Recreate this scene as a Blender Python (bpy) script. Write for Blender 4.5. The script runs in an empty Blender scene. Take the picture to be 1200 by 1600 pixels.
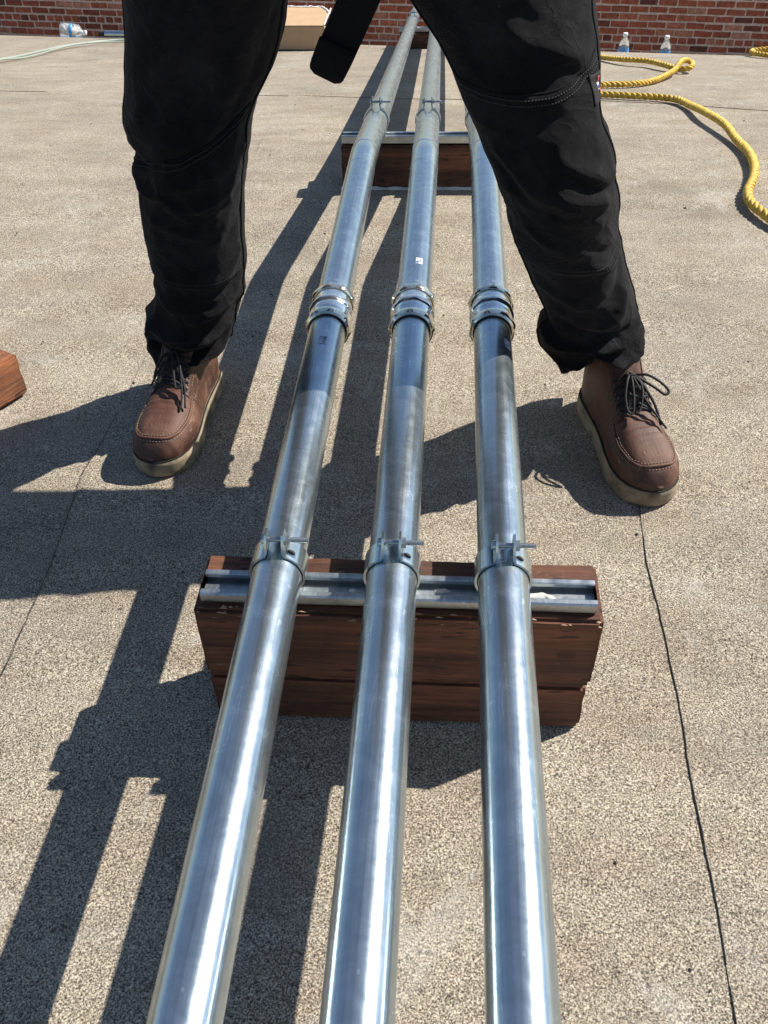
import bpy, bmesh, math, random
import numpy as np
from mathutils import Vector, Matrix, noise

random.seed(7)
S = bpy.context.scene
C = S.collection
R = math.radians

# ------------------------------------------------------------------ camera
CAM_H = 1.011
cam_d = bpy.data.cameras.new("camera")
cam = bpy.data.objects.new("camera", cam_d)
C.objects.link(cam)
cam_d.sensor_fit = 'VERTICAL'
cam_d.sensor_height = 36.0
cam_d.lens = 1430.0 / 1600.0 * 36.0
cam_d.clip_start = 0.02
cam_d.clip_end = 500.0


def unit(v):
    v = np.array(v, float)
    return v / np.linalg.norm(v)


# pipes run to the vanishing point measured on the photograph; the strut is level across them
F_ = unit((123, -1307, 1430))
n_ = np.cross((-282, 112, 1430), (330, 130, 1430))
X_ = unit(np.cross(n_, F_))
if X_[0] < 0:
    X_ = -X_
D_ = np.cross(F_, X_)
RW = np.array([X_, F_, -D_])
cx, cy, cz = RW @ np.array([1, 0, 0]), RW @ np.array([0, -1, 0]), RW @ np.array([0, 0, -1])
cam.matrix_world = Matrix(((cx[0], cy[0], cz[0], 0), (cx[1], cy[1], cz[1], 0), (cx[2], cy[2], cz[2], CAM_H), (0, 0, 0, 1)))
S.camera = cam

# ------------------------------------------------------------------ light
TO_SUN = Vector((0.915, 0.445, 1.0)).normalized()
SUN_EL = math.asin(TO_SUN.z)
SUN_ROT = math.atan2(TO_SUN.x, TO_SUN.y)
wd = bpy.data.worlds.new("World")
S.world = wd
wd.use_nodes = True
sky = wd.node_tree.nodes.new('ShaderNodeTexSky')
sky.sky_type = 'NISHITA'
sky.sun_disc = False
sky.dust_density = 0.35
sky.ozone_density = 2.0
sky.sun_elevation = SUN_EL
sky.sun_rotation = SUN_ROT
wd.node_tree.links.new(sky.outputs[0], wd.node_tree.nodes['Background'].inputs[0])
wd.node_tree.nodes['Background'].inputs[1].default_value = 0.077
sun_d = bpy.data.lights.new("sun", 'SUN')
sun_d.energy = 4.9
sun_d.angle = R(0.53)
sun_d.color = (1.0, 0.95, 0.87)
sun = bpy.data.objects.new("sun", sun_d)
C.objects.link(sun)
sun.rotation_euler = TO_SUN.to_track_quat('Z', 'Y').to_euler()
S.view_settings.view_transform = 'Standard'
S.view_settings.look = 'None'
S.view_settings.gamma = 1.0
S.view_settings.use_curve_mapping = False
S.view_settings.exposure = 0.68
S.cycles.max_bounces = 8
S.cycles.use_denoising = True


# ------------------------------------------------------------------ helpers
def link(name, me, mat=None, parent=None):
    o = bpy.data.objects.new(name, me)
    C.objects.link(o)
    if mat is not None and len(me.materials) == 0:
        me.materials.append(mat)
    if parent is not None:
        o.parent = parent
    return o


def mesh(name, verts, faces, mat=None, parent=None, smooth=True):
    me = bpy.data.meshes.new(name)
    me.from_pydata([tuple(v) for v in verts], [], [tuple(f) for f in faces])
    me.update()
    if smooth:
        me.polygons.foreach_set('use_smooth', [True] * len(me.polygons))
    return link(name, me, mat, parent)


def bm_obj(name, bm, mat=None, parent=None, smooth=False):
    me = bpy.data.meshes.new(name)
    bmesh.ops.recalc_face_normals(bm, faces=bm.faces)
    bm.to_mesh(me)
    bm.free()
    if smooth:
        me.polygons.foreach_set('use_smooth', [True] * len(me.polygons))
    return link(name, me, mat, parent)


def tag(o, label=None, cat=None, group=None, kind=None):
    if label:
        o['label'] = label
    if cat:
        o['category'] = cat
    if group:
        o['group'] = group
    if kind:
        o['kind'] = kind
    return o


def empty(name, loc, label, cat, group=None):
    o = bpy.data.objects.new(name, None)
    o.empty_display_size = 0.05
    C.objects.link(o)
    o.location = loc
    return tag(o, label, cat, group)


def catmull(pts, n=8, closed=False):
    P = [np.array(p, float) for p in pts]
    out = []
    m = len(P)
    rng = range(m) if closed else range(m - 1)
    for i in rng:
        p0 = P[(i - 1) % m] if (closed or i > 0) else 2 * P[0] - P[1]
        p1, p2 = P[i], P[(i + 1) % m]
        p3 = P[(i + 2) % m] if (closed or i + 2 < m) else 2 * P[-1] - P[-2]
        for k in range(n):
            t = k / n
            out.append(0.5 * ((2 * p1) + (-p0 + p2) * t + (2 * p0 - 5 * p1 + 4 * p2 - p3) * t * t + (-p0 + 3 * p1 - 3 * p2 + p3) * t ** 3))
    if not closed:
        out.append(P[-1])
    return out


def frames(pts):
    P = [np.array(p, float) for p in pts]
    T = []
    for i in range(len(P)):
        a = P[max(0, i - 1)]
        b = P[min(len(P) - 1, i + 1)]
        T.append(unit(b - a))
    up = np.array([0, 0, 1.0])
    if abs(T[0][2]) > 0.9:
        up = np.array([1.0, 0, 0])
    N = [unit(np.cross(np.cross(T[0], up), T[0]))]
    for i in range(1, len(P)):
        v = N[-1] - T[i] * np.dot(N[-1], T[i])
        N.append(unit(v))
    B = [np.cross(T[i], N[i]) for i in range(len(P))]
    return P, T, N, B


def tube_data(pts, rad, seg=10, cap=True):
    """rad: number or list per point."""
    P, T, N, B = frames(pts)
    V, Fc = [], []
    for i, p in enumerate(P):
        r = rad[i] if hasattr(rad, '__len__') else rad
        for k in range(seg):
            a = 2 * math.pi * k / seg
            V.append(p + r * (math.cos(a) * N[i] + math.sin(a) * B[i]))
    for i in range(len(P) - 1):
        for k in range(seg):
            k2 = (k + 1) % seg
            Fc.append((i * seg + k, i * seg + k2, (i + 1) * seg + k2, (i + 1) * seg + k))
    if cap:
        Fc.append(tuple(range(seg - 1, -1, -1)))
        Fc.append(tuple((len(P) - 1) * seg + k for k in range(seg)))
    return V, Fc


class MB:
    """collects shapes that become ONE mesh"""
    def __init__(self):
        self.v, self.f = [], []

    def add(self, V, Fc):
        o = len(self.v)
        self.v += list(V)
        self.f += [tuple(i + o for i in q) for q in Fc]
        return self

    def tube(self, pts, rad, seg=10, cap=True):
        return self.add(*tube_data(pts, rad, seg, cap))

    def box(self, c, s, rot=None):
        V = []
        for dx in (-.5, .5):
            for dy in (-.5, .5):
                for dz in (-.5, .5):
                    v = Vector((dx * s[0], dy * s[1], dz * s[2]))
                    if rot is not None:
                        v = rot @ v
                    V.append(Vector(c) + v)
        Fc = [(0, 1, 3, 2), (4, 6, 7, 5), (0, 4, 5, 1), (2, 3, 7, 6), (0, 2, 6, 4), (1, 5, 7, 3)]
        return self.add(V, Fc)

    def lathe(self, prof, seg, M=None, sides=None):
        """prof: list of (radius, axial); axis = local Y"""
        V, Fc = [], []
        for (r, y) in prof:
            for k in range(seg):
                a = 2 * math.pi * (k + 0.5) / seg
                v = Vector((r * math.cos(a), y, r * math.sin(a)))
                V.append(M @ v if M is not None else v)
        for i in range(len(prof) - 1):
            for k in range(seg):
                k2 = (k + 1) % seg
                Fc.append((i * seg + k, i * seg + k2, (i + 1) * seg + k2, (i + 1) * seg + k))
        return self.add(V, Fc)

    def build(self, name, mat=None, parent=None, smooth=True, bevel=0.0, sharp=None):
        me = bpy.data.meshes.new(name)
        me.from_pydata([tuple(v) for v in self.v], [], self.f)
        bm = bmesh.new()
        bm.from_mesh(me)
        bmesh.ops.recalc_face_normals(bm, faces=bm.faces)
        if bevel:
            bmesh.ops.bevel(bm, geom=bm.edges[:], offset=bevel, segments=2, affect='EDGES', clamp_overlap=True)
        bm.to_mesh(me)
        bm.free()
        me.polygons.foreach_set('use_smooth', [smooth] * len(me.polygons))
        if sharp is not None and smooth:
            me.set_sharp_from_angle(angle=R(sharp))
        return link(name, me, mat, parent)


# ------------------------------------------------------------------ materials
def nmat(name):
    m = bpy.data.materials.new(name)
    m.use_nodes = True
    nt = m.node_tree
    return m, nt, nt.nodes['Principled BSDF']


def N(nt, t, **kw):
    n = nt.nodes.new(t)
    for k, v in kw.items():
        if k.startswith('in_'):
            key = k[3:]
            key = int(key) if key.isdigit() else key.replace('_', ' ')
            n.inputs[key].default_value = v
        else:
            setattr(n, k, v)
    return n


def coords(nt, scale=(1, 1, 1), loc=(0, 0, 0), space='Object', rot=(0, 0, 0)):
    tc = N(nt, 'ShaderNodeTexCoord')
    mp = N(nt, 'ShaderNodeMapping')
    mp.inputs['Scale'].default_value = scale
    mp.inputs['Location'].default_value = loc
    mp.inputs['Rotation'].default_value = rot
    nt.links.new(tc.outputs[space], mp.inputs['Vector'])
    return mp.outputs[0]


def ramp(nt, fac, stops, interp='LINEAR'):
    r = N(nt, 'ShaderNodeValToRGB')
    r.color_ramp.interpolation = interp
    e = r.color_ramp.elements
    while len(e) < len(stops):
        e.new(0.5)
    for i, (p, c) in enumerate(stops):
        e[i].position = p
        e[i].color = (c[0], c[1], c[2], 1) if hasattr(c, '__len__') else (c, c, c, 1)
    nt.links.new(fac, r.inputs[0])
    return r.outputs[0]


def mix(nt, a, b, fac, mode='MIX'):
    m = N(nt, 'ShaderNodeMix', data_type='RGBA', blend_type=mode)
    for s, v in ((m.inputs[0], fac), (m.inputs[6], a), (m.inputs[7], b)):
        if hasattr(v, 'links') or isinstance(v, bpy.types.NodeSocket):
            nt.links.new(v, s)
        elif hasattr(v, '__len__'):
            s.default_value = (v[0], v[1], v[2], 1)
        else:
            s.default_value = v
    return m.outputs[2]


def noise_n(nt, vec, scale, detail=3, rough=0.5, dist=0.0):
    n = N(nt, 'ShaderNodeTexNoise')
    n.inputs['Scale'].default_value = scale
    n.inputs['Detail'].default_value = detail
    n.inputs['Roughness'].default_value = rough
    n.inputs['Distortion'].default_value = dist
    if vec is not None:
        nt.links.new(vec, n.inputs['Vector'])
    return n


def bump(nt, h, strength, dist, bsdf, prev=None):
    b = N(nt, 'ShaderNodeBump')
    b.inputs['Strength'].default_value = strength
    b.inputs['Distance'].default_value = dist
    nt.links.new(h, b.inputs['Height'])
    if prev is not None:
        nt.links.new(prev, b.inputs['Normal'])
    if bsdf is not None:
        nt.links.new(b.outputs[0], bsdf.inputs['Normal'])
    return b.outputs[0]


def simple(name, col, rough=0.6, metal=0.0, var=0.25, scale=60, bmp=0.0):
    m, nt, b = nmat(name)
    v = coords(nt)
    n = noise_n(nt, v, scale, 4)
    c0 = tuple(x * (1 - var) for x in col)
    c1 = tuple(min(1, x * (1 + var)) for x in col)
    nt.links.new(ramp(nt, n.outputs[0], [(0.3, c0), (0.7, c1)]), b.inputs['Base Color'])
    b.inputs['Roughness'].default_value = rough
    b.inputs['Metallic'].default_value = metal
    if bmp:
        bump(nt, n.outputs[0], 0.5, bmp, b)
    return m


def make_roof_mat():
    m, nt, b = nmat('granulated_cap_sheet')
    v = coords(nt)
    # granules about 3 mm, with dark bitumen showing between them
    g = noise_n(nt, v, 500, 2.5, 0.6, 0.5)
    vor = N(nt, 'ShaderNodeTexVoronoi')
    vor.inputs['Scale'].default_value = 430
    nt.links.new(v, vor.inputs['Vector'])
    pores = ramp(nt, g.outputs[0], [(0.36, (0.050, 0.046, 0.041)), (0.45, (0.200, 0.179, 0.152)), (0.54, (0.385, 0.352, 0.300)), (0.67, (0.63, 0.585, 0.508))])
    sep = N(nt, 'ShaderNodeSeparateColor')
    nt.links.new(vor.outputs['Color'], sep.inputs[0])
    gr = ramp(nt, sep.outputs[0], [(0.0, (0.72, 0.66, 0.60)), (0.5, (1.0, 0.98, 0.94)), (1.0, (1.25, 1.2, 1.12))])
    c = mix(nt, pores, gr, 1.0, 'MULTIPLY')
    # broad weathering
    big = noise_n(nt, v, 1.7, 5, 0.6, 0.3)
    c = mix(nt, c, ramp(nt, big.outputs[0], [(0.3, (0.80, 0.79, 0.78)), (0.5, (1.0, 0.98, 0.94)), (0.72, (1.12, 1.11, 1.08))]), 1.0, 'MULTIPLY')
    st = noise_n(nt, coords(nt, (5, 9, 5)), 1.0, 5, 0.65)
    c = mix(nt, c, ramp(nt, st.outputs[0], [(0.35, (0.86, 0.82, 0.79)), (0.6, (1.03, 1.03, 1.03))]), 1.0, 'MULTIPLY')
    # crosswise wear streaks
    st2 = noise_n(nt, coords(nt, (2.2, 22, 4)), 1.0, 4, 0.6)
    c = mix(nt, c, ramp(nt, st2.outputs[0], [(0.36, (0.87, 0.86, 0.85)), (0.55, (1.02, 1.02, 1.02))]), 0.4, 'MULTIPLY')
    # brownish dirt patches and paler scuffed areas
    dirt = noise_n(nt, coords(nt, (1.0, 1.6, 1), (3.7, 1.1, 0)), 3.4, 6, 0.68, 0.6)
    c = mix(nt, c, (0.172, 0.150, 0.127), ramp(nt, dirt.outputs[0], [(0.52, 0.0), (0.72, 0.42)]))
    scuff = noise_n(nt, coords(nt, (1.3, 1.0, 1), (9.2, 4.4, 0)), 5.5, 5, 0.7, 1.2)
    c = mix(nt, c, (0.50, 0.485, 0.45), ramp(nt, scuff.outputs[0], [(0.58, 0.0), (0.74, 0.38)]))
    # scattered dark specks where granules are lost
    sp = noise_n(nt, v, 60, 3, 0.7)
    c = mix(nt, c, (0.02, 0.02, 0.02), ramp(nt, sp.outputs[0], [(0.705, 0.0), (0.735, 0.75)]))
    nt.links.new(c, b.inputs['Base Color'])
    b.inputs['Roughness'].default_value = 0.92
    b.inputs['Specular IOR Level'].default_value = 0.25
    n1 = bump(nt, g.outputs[0], 0.55, 0.0022, None)
    lo = noise_n(nt, v, 9, 3, 0.5)
    bump(nt, lo.outputs[0], 0.35, 0.012, b, n1)
    return m


def make_galv(name, base=(0.485, 0.56, 0.605), rough=0.235):
    m, nt, b = nmat(name)
    v = coords(nt, (90, 1.3, 90))
    lines = noise_n(nt, v, 1.0, 3, 0.6)          # drawn lines along the tube
    v2 = coords(nt, (16, 420, 16))
    rings = noise_n(nt, v2, 1.0, 2, 0.6)         # fine hoop marks
    v3 = coords(nt)
    cloud = noise_n(nt, v3, 28, 5, 0.65, 0.8)    # zinc bloom
    c = ramp(nt, cloud.outputs[0], [(0.3, tuple(x * 0.80 for x in base)), (0.62, base), (0.8, tuple(min(1, x * 1.12) for x in base))])
    c = mix(nt, c, ramp(nt, lines.outputs[0], [(0.34, (0.82, 0.86, 0.88)), (0.55, (1, 1, 1))]), 0.6, 'MULTIPLY')
    scr = noise_n(nt, coords(nt, (60, 9, 60), rot=(0.1, 0.2, 0.5)), 1.0, 2, 0.5, 2.0)
    scrf = ramp(nt, scr.outputs[0], [(0.655, 0.0), (0.672, 0.55), (0.69, 0.0)])
    c = mix(nt, c, (0.9, 0.92, 0.93), scrf)
    fine = noise_n(nt, coords(nt, (330, 3.5, 330)), 1.0, 2, 0.6)
    c = mix(nt, c, ramp(nt, fine.outputs[0], [(0.34, (0.78, 0.80, 0.82)), (0.5, (1, 1, 1)), (0.66, (1.12, 1.12, 1.12))]), 0.55, 'MULTIPLY')
    dust = noise_n(nt, v3, 12, 6, 0.72, 0.5)
    c = mix(nt, c, (0.46, 0.45, 0.42), ramp(nt, dust.outputs[0], [(0.54, 0.0), (0.76, 0.4)]))
    spot = noise_n(nt, v3, 75, 2, 0.5)
    c = mix(nt, c, (0.80, 0.83, 0.84), ramp(nt, spot.outputs[0], [(0.71, 0.0), (0.74, 0.6)]))
    nt.links.new(c, b.inputs['Base Color'])
    b.inputs['Metallic'].default_value = 0.92
    rr = mix(nt, ramp(nt, cloud.outputs[0], [(0.3, rough * 0.8), (0.75, rough * 1.55)]), ramp(nt, lines.outputs[0], [(0.3, rough * 0.7), (0.7, rough * 1.3)]), 0.5)
    nt.links.new(rr, b.inputs['Roughness'])
    n1 = bump(nt, lines.outputs[0], 0.18, 0.0008, None)
    bump(nt, rings.outputs[0], 0.10, 0.0003, b, n1)
    return m


def make_wood(name, dark=(0.034, 0.011, 0.005), light=(0.215, 0.078, 0.036), axis='X'):
    m, nt, b = nmat(name)
    sc = (2.5, 38, 38) if axis == 'X' else (38, 2.5, 38)
    v = coords(nt, sc)
    gr = noise_n(nt, v, 1.0, 6, 0.65, 0.7)
    v2 = coords(nt, (9, 230, 230) if axis == 'X' else (230, 9, 230))
    fib = noise_n(nt, v2, 1.0, 3, 0.6)
    inc = noise_n(nt, coords(nt, (24, 130, 130) if axis == 'X' else (130, 24, 130)), 1.0, 1, 0.5)
    c = ramp(nt, gr.outputs[0], [(0.28, dark), (0.5, tuple((a + bb) / 2 for a, bb in zip(dark, light))), (0.72, light)])
    c = mix(nt, c, ramp(nt, fib.outputs[0], [(0.35, 0.62), (0.62, 1.08)]), 0.85, 'MULTIPLY')
    c = mix(nt, c, (0.022, 0.010, 0.006), ramp(nt, inc.outputs[0], [(0.655, 0.0), (0.69, 0.85)]))
    blot = noise_n(nt, coords(nt), 9, 5, 0.65, 0.5)
    c = mix(nt, c, ramp(nt, blot.outputs[0], [(0.35, (0.55, 0.50, 0.50)), (0.55, (1, 1, 1)), (0.75, (1.35, 1.25, 1.2))]), 0.9, 'MULTIPLY')
    wear = noise_n(nt, coords(nt, (1, 2.5, 2.5)), 30, 5, 0.75)
    c = mix(nt, c, (0.42, 0.34, 0.27), ramp(nt, wear.outputs[0], [(0.64, 0.0), (0.76, 0.5)]))
    nt.links.new(c, b.inputs['Base Color'])
    b.inputs['Roughness'].default_value = 0.72
    n1 = bump(nt, gr.outputs[0], 0.7, 0.004, None)
    bump(nt, fib.outputs[0], 0.8, 0.002, b, n1)
    return m


def make_fabric(name, col=(0.0036, 0.0035, 0.0044), worn=(0.019, 0.0180, 0.0195)):
    m, nt, b = nmat(name)
    v = coords(nt)
    w1 = N(nt, 'ShaderNodeTexWave', wave_type='BANDS', bands_direction='DIAGONAL')
    w1.inputs['Scale'].default_value = 330
    w1.inputs['Distortion'].default_value = 1.5
    nt.links.new(v, w1.inputs['Vector'])
    cl = noise_n(nt, v, 9, 6, 0.65)
    fl = noise_n(nt, v, 420, 2, 0.6)
    c = ramp(nt, cl.outputs[0], [(0.45, col), (0.80, worn)])
    c = mix(nt, c, ramp(nt, fl.outputs[0], [(0.3, 0.7), (0.7, 1.3)]), 1.0, 'MULTIPLY')
    lint = noise_n(nt, v, 130, 1, 0.5)
    c = mix(nt, c, (0.16, 0.15, 0.14), ramp(nt, lint.outputs[0], [(0.81, 0.0), (0.83, 0.4)]))
    du = noise_n(nt, coords(nt, (1, 1, .7), (2, 5, 1)), 13, 6, 0.75, 0.8)
    c = mix(nt, c, (0.060, 0.052, 0.046), ramp(nt, du.outputs[0], [(0.57, 0.0), (0.78, 0.34)]))
    nt.links.new(c, b.inputs['Base Color'])
    b.inputs['Roughness'].default_value = 0.95
    b.inputs['Specular IOR Level'].default_value = 0.15
    b.inputs['Sheen Weight'].default_value = 0.03
    b.inputs['Sheen Roughness'].default_value = 0.6
    n1 = bump(nt, w1.outputs[0], 0.5, 0.0005, None)
    wr = noise_n(nt, coords(nt, (1, 1, 1.8)), 34, 4, 0.55, 0.8)
    cr = noise_n(nt, coords(nt, (1, 1, 1.5), (4, 1, 2), rot=(0.3, 0.5, 0)), 11, 3, 0.5, 1.1)
    ab = N(nt, 'ShaderNodeMath', operation='SUBTRACT', in_1=0.5)
    nt.links.new(cr.outputs[0], ab.inputs[0])
    ab2 = N(nt, 'ShaderNodeMath', operation='ABSOLUTE')
    nt.links.new(ab.outputs[0], ab2.inputs[0])
    crease = ramp(nt, ab2.outputs[0], [(0.0, 1.0), (0.035, 0.35), (0.12, 0.0)])
    n2 = bump(nt, crease, 0.35, 0.004, None, n1)
    bump(nt, wr.outputs[0], 0.45, 0.006, b, n2)
    return m


def make_leather(name='brown_leather', dark=(0.026, 0.010, 0.006), mid=(0.080, 0.031, 0.018), light=(0.155, 0.074, 0.046)):
    m, nt, b = nmat(name)
    v = coords(nt)
    cl = noise_n(nt, v, 17, 6, 0.62, 0.4)
    c = ramp(nt, cl.outputs[0], [(0.30, dark), (0.50, mid), (0.72, light)])
    sc = noise_n(nt, coords(nt, (30, 120, 60)), 1.0, 4, 0.7)
    c = mix(nt, c, (0.31, 0.20, 0.15), ramp(nt, sc.outputs[0], [(0.60, 0.0), (0.72, 0.5)]))
    smudge = noise_n(nt, coords(nt, (22, 34, 22), (1.3, .4, 2.2)), 1.0, 4, 0.6, 0.7)
    c = mix(nt, c, (0.022, 0.014, 0.012), ramp(nt, smudge.outputs[0], [(0.60, 0.0), (0.70, 0.8)]))
    nt.links.new(c, b.inputs['Base Color'])
    nt.links.new(ramp(nt, cl.outputs[0], [(0.3, 0.50), (0.7, 0.74)]), b.inputs['Roughness'])
    vo = N(nt, 'ShaderNodeTexVoronoi')
    vo.inputs['Scale'].default_value = 340
    nt.links.new(v, vo.inputs['Vector'])
    n1 = bump(nt, vo.outputs[0], 0.30, 0.0006, None)
    cr = noise_n(nt, coords(nt, (60, 150, 90)), 1.0, 4, 0.6, 0.8)
    bump(nt, cr.outputs[0], 0.35, 0.0012, b, n1)
    return m


def make_brick():
    m, nt, b = nmat('fired_brick')
    oi = N(nt, 'ShaderNodeObjectInfo')
    v = coords(nt)
    ve = N(nt, 'ShaderNodeVectorMath', operation='ADD')
    cb = N(nt, 'ShaderNodeCombineXYZ')
    mu = N(nt, 'ShaderNodeMath', operation='MULTIPLY')
    mu.inputs[1].default_value = 37.0
    nt.links.new(oi.outputs['Random'], mu.inputs[0])
    nt.links.new(mu.outputs[0], cb.inputs[0])
    nt.links.new(v, ve.inputs[0])
    nt.links.new(cb.outputs[0], ve.inputs[1])
    base = ramp(nt, oi.outputs['Random'], [(0.0, (0.11, 0.040, 0.027)), (0.15, (0.23, 0.066, 0.038)), (0.45, (0.39, 0.112, 0.060)), (0.7, (0.32, 0.090, 0.050)), (0.85, (0.42, 0.14, 0.078)), (1.0, (0.43, 0.21, 0.14))])
    n = noise_n(nt, ve.outputs[0], 22, 5, 0.65)
    c = mix(nt, base, ramp(nt, n.outputs[0], [(0.3, 0.5), (0.7, 1.35)]), 1.0, 'MULTIPLY')
    n2 = noise_n(nt, ve.outputs[0], 7, 4, 0.7)
    c = mix(nt, c, (0.30, 0.24, 0.20), ramp(nt, n2.outputs[0], [(0.60, 0.0), (0.80, 0.6)]))
    nt.links.new(c, b.inputs['Base Color'])
    b.inputs['Roughness'].default_value = 0.88
    bump(nt, n.outputs[0], 0.6, 0.004, b)
    return m


def clear_mat(name, tint=(0.93, 0.96, 0.98), rough=0.06):
    m, nt, b = nmat(name)
    b.inputs['Base Color'].default_value = (*tint, 1)
    b.inputs['Roughness'].default_value = rough
    b.inputs['IOR'].default_value = 1.38
    b.inputs['Transmission Weight'].default_value = 0.85
    return m


M_roof = make_roof_mat()
M_bit = simple('bitumen', (0.020, 0.019, 0.018), 0.75, var=0.4, scale=90, bmp=0.002)
M_galv = make_galv('galvanized_steel')
M_galv2 = make_galv('clamp_zinc', (0.57, 0.65, 0.66), 0.2)
M_bolt = make_galv('bolt_steel', (0.42, 0.44, 0.45), 0.3)
M_strut = make_galv('strut_zinc', (0.55, 0.59, 0.60), 0.36)
M_coup = make_galv('coupling_zinc', (0.80, 0.82, 0.82), 0.12)
M_nut = make_galv('chromate_nut', (0.76, 0.72, 0.60), 0.13)
M_wood = make_wood('redwood_stain')
M_wood2 = make_wood('redwood_raw', (0.10, 0.042, 0.022), (0.36, 0.135, 0.055))
M_fab = make_fabric('black_canvas')
M_strap = make_fabric('black_webbing', (0.004, 0.004, 0.0045), (0.007, 0.007, 0.0075))
M_thread = simple('grey_thread', (0.022, 0.021, 0.021), 0.8)
M_thread_b = simple('black_thread', (0.012, 0.012, 0.013), 0.85)
M_leather = make_leather()
M_welt = simple('tan_thread', (0.36, 0.27, 0.18), 0.8, var=.4)
M_sole = simple('tan_rubber', (0.235, 0.185, 0.120), 0.88, var=0.62, scale=30, bmp=0.001)
M_lace = simple('black_lace', (0.010, 0.009, 0.009), 0.7, scale=400, bmp=0.0005)
M_eye = simple('bronze_eyelet', (0.14, 0.10, 0.07), 0.4, 0.8)
M_skin = simple('skin', (0.42, 0.25, 0.18), 0.55, var=0.1)
M_shirt = make_fabric('dark_work_shirt', (0.020, 0.022, 0.028), (0.035, 0.037, 0.045))
M_hair = simple('dark_hair', (0.015, 0.011, 0.009), 0.6, scale=200)
M_brick = make_brick()
M_mortar = simple('mortar', (0.56, 0.465, 0.385), 0.95, var=0.25, scale=35, bmp=0.004)
M_rope = simple('yellow_rope', (0.60, 0.385, 0.045), 0.62, var=0.42, scale=75, bmp=0.002)
M_cord = simple('pale_green_cord', (0.29, 0.33, 0.28), 0.5, var=0.1)
M_white = simple('white_vinyl', (0.80, 0.81, 0.82), 0.45, var=0.04)
M_silver = simple('silver_label', (0.45, 0.50, 0.60), 0.4, 0.0, var=0.05)
M_blue = simple('blue_print', (0.02, 0.07, 0.32), 0.5, var=0.1)
M_ink = simple('grey_print', (0.10, 0.11, 0.15), 0.6, var=0.1)
M_red = simple('red_thread', (0.55, 0.06, 0.05), 0.7, var=0.1)
M_pet = clear_mat('clear_plastic')
M_water = clear_mat('water', (0.97, 0.99, 1.0), 0.0)
M_lblue = simple('blue_bottle_label', (0.06, 0.26, 0.58), 0.35, var=0.35, scale=30)
M_cap = simple('white_cap', (0.80, 0.80, 0.80), 0.4, var=0.03)
M_card = simple('kraft_cardboard', (0.50, 0.33, 0.185), 0.85, var=0.07, scale=18)
M_torn = simple('torn_paper', (0.78, 0.76, 0.72), 0.9, var=0.05)
M_sealant = simple('pale_sealant', (0.50, 0.50, 0.46), 0.8, var=0.2, scale=40, bmp=0.003)
M_grey = simple('grey_pvc', (0.52, 0.54, 0.56), 0.45, var=0.08)


# ------------------------------------------------------------------ roof
def sp(t, w):
    return t if t / w > 40 else w * math.log1p(math.exp(max(-50.0, t / w)))


def zroof(x, y):
    yc = 5.68 - 0.36 * min(max(x, -4.0), 2.5)
    return 0.012 * max(0.0, y - 0.7) - 0.045 * min(3.0, max(0.0, 0.7 - y)) - 0.192 * sp(y - 2.5, 0.15) - 0.2 * sp(y - yc, 0.1)


def axis(parts):
    out = []
    for a, b, n in parts:
        out += [a + (b - a) * i / n for i in range(n)]
    return out + [parts[-1][1]]


def sheet(name, xs_of, ys, lift, mat, parent, nx=14, edges=(True, True), xlist=None, skirt=0.012, lap=False):
    """one roll of cap sheet laid over the roof profile; the lap edges are real steps"""
    V, Fc = [], []
    rows = []
    for yy in ys:
        a, b = xs_of(yy)
        xs = xlist if xlist else [a + (b - a) * i / nx for i in range(nx + 1)]
        row = []
        l = [(xs[0] + 0.0015, -skirt)] if edges[0] else []
        r = [(xs[-1] - 0.0015, -skirt)] if edges[1] else []
        for x, d in l + [(x, 0.0) for x in xs] + r:
            row.append(len(V))
            y = min(yy, cross_y(x) + 0.06) if lap else yy
            V.append((x, y, zroof(x, y) + lift + d))
        rows.append(row)
    for i in range(len(rows) - 1):
        for k in range(len(rows[0]) - 1):
            Fc.append((rows[i][k], rows[i][k + 1], rows[i + 1][k + 1], rows[i + 1][k]))
    return mesh(name, V, Fc, mat, parent, smooth=False)


def wob(x, s, a, off=0.0):
    return a * (noise.noise(Vector((x * s, off, 3.1))) + 0.5 * noise.noise(Vector((x * s * 2.7, off, 7.7))) + 0.35 * noise.noise(Vector((x * s * 9, off, 1.7))))


ROOF = bpy.data.objects.new('roof', None)
C.objects.link(ROOF)
tag(ROOF, kind='structure')
YS = axis([(-14, -1.5, 10), (-1.5, 2.0, 60), (2.0, 3.0, 30), (3.0, 4.4, 25), (4.4, 7.6, 110), (7.6, 14, 20)])
XS = axis([(-30, -5, 12), (-5, 4, 60), (4, 30, 12)])
base = sheet('roof_deck', lambda y: (-30, 30), YS, -0.0085, M_bit, ROOF, edges=(False, False), xlist=XS)

seam_R_pts = [(0.322, -1.6), (0.311, 0.343), (0.311, 0.372), (0.313, 0.424), (0.314, 0.501), (0.313, 0.612), (0.313, 0.665), (0.317, 0.745), (0.316, 0.899), (0.312, 1.0), (0.318, 1.115), (0.324, 1.28), (0.33, 2.2), (0.31, 3.0), (0.32, 3.75)]
seam_L_pts = [(-0.62, -1.6), (-0.61, 0.708), (-0.604, 0.766), (-0.608, 0.967), (-0.623, 1.18), (-0.615, 1.269), (-0.603, 1.621), (-0.589, 1.968), (-0.584, 2.725), (-0.654, 3.8)]


def seam_at(pts, y):
    return float(np.interp(y, [p[1] for p in pts], [p[0] for p in pts]))


def sR(y):
    return seam_at(seam_R_pts, y) + wob(y, 2.0, 0.0025, 1.0) + wob(y, 40.0, 0.0006, 1.0)


def sL(y):
    return seam_at(seam_L_pts, y) + wob(y, 2.0, 0.003, 5.0) + wob(y, 40.0, 0.0007, 5.0)


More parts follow.
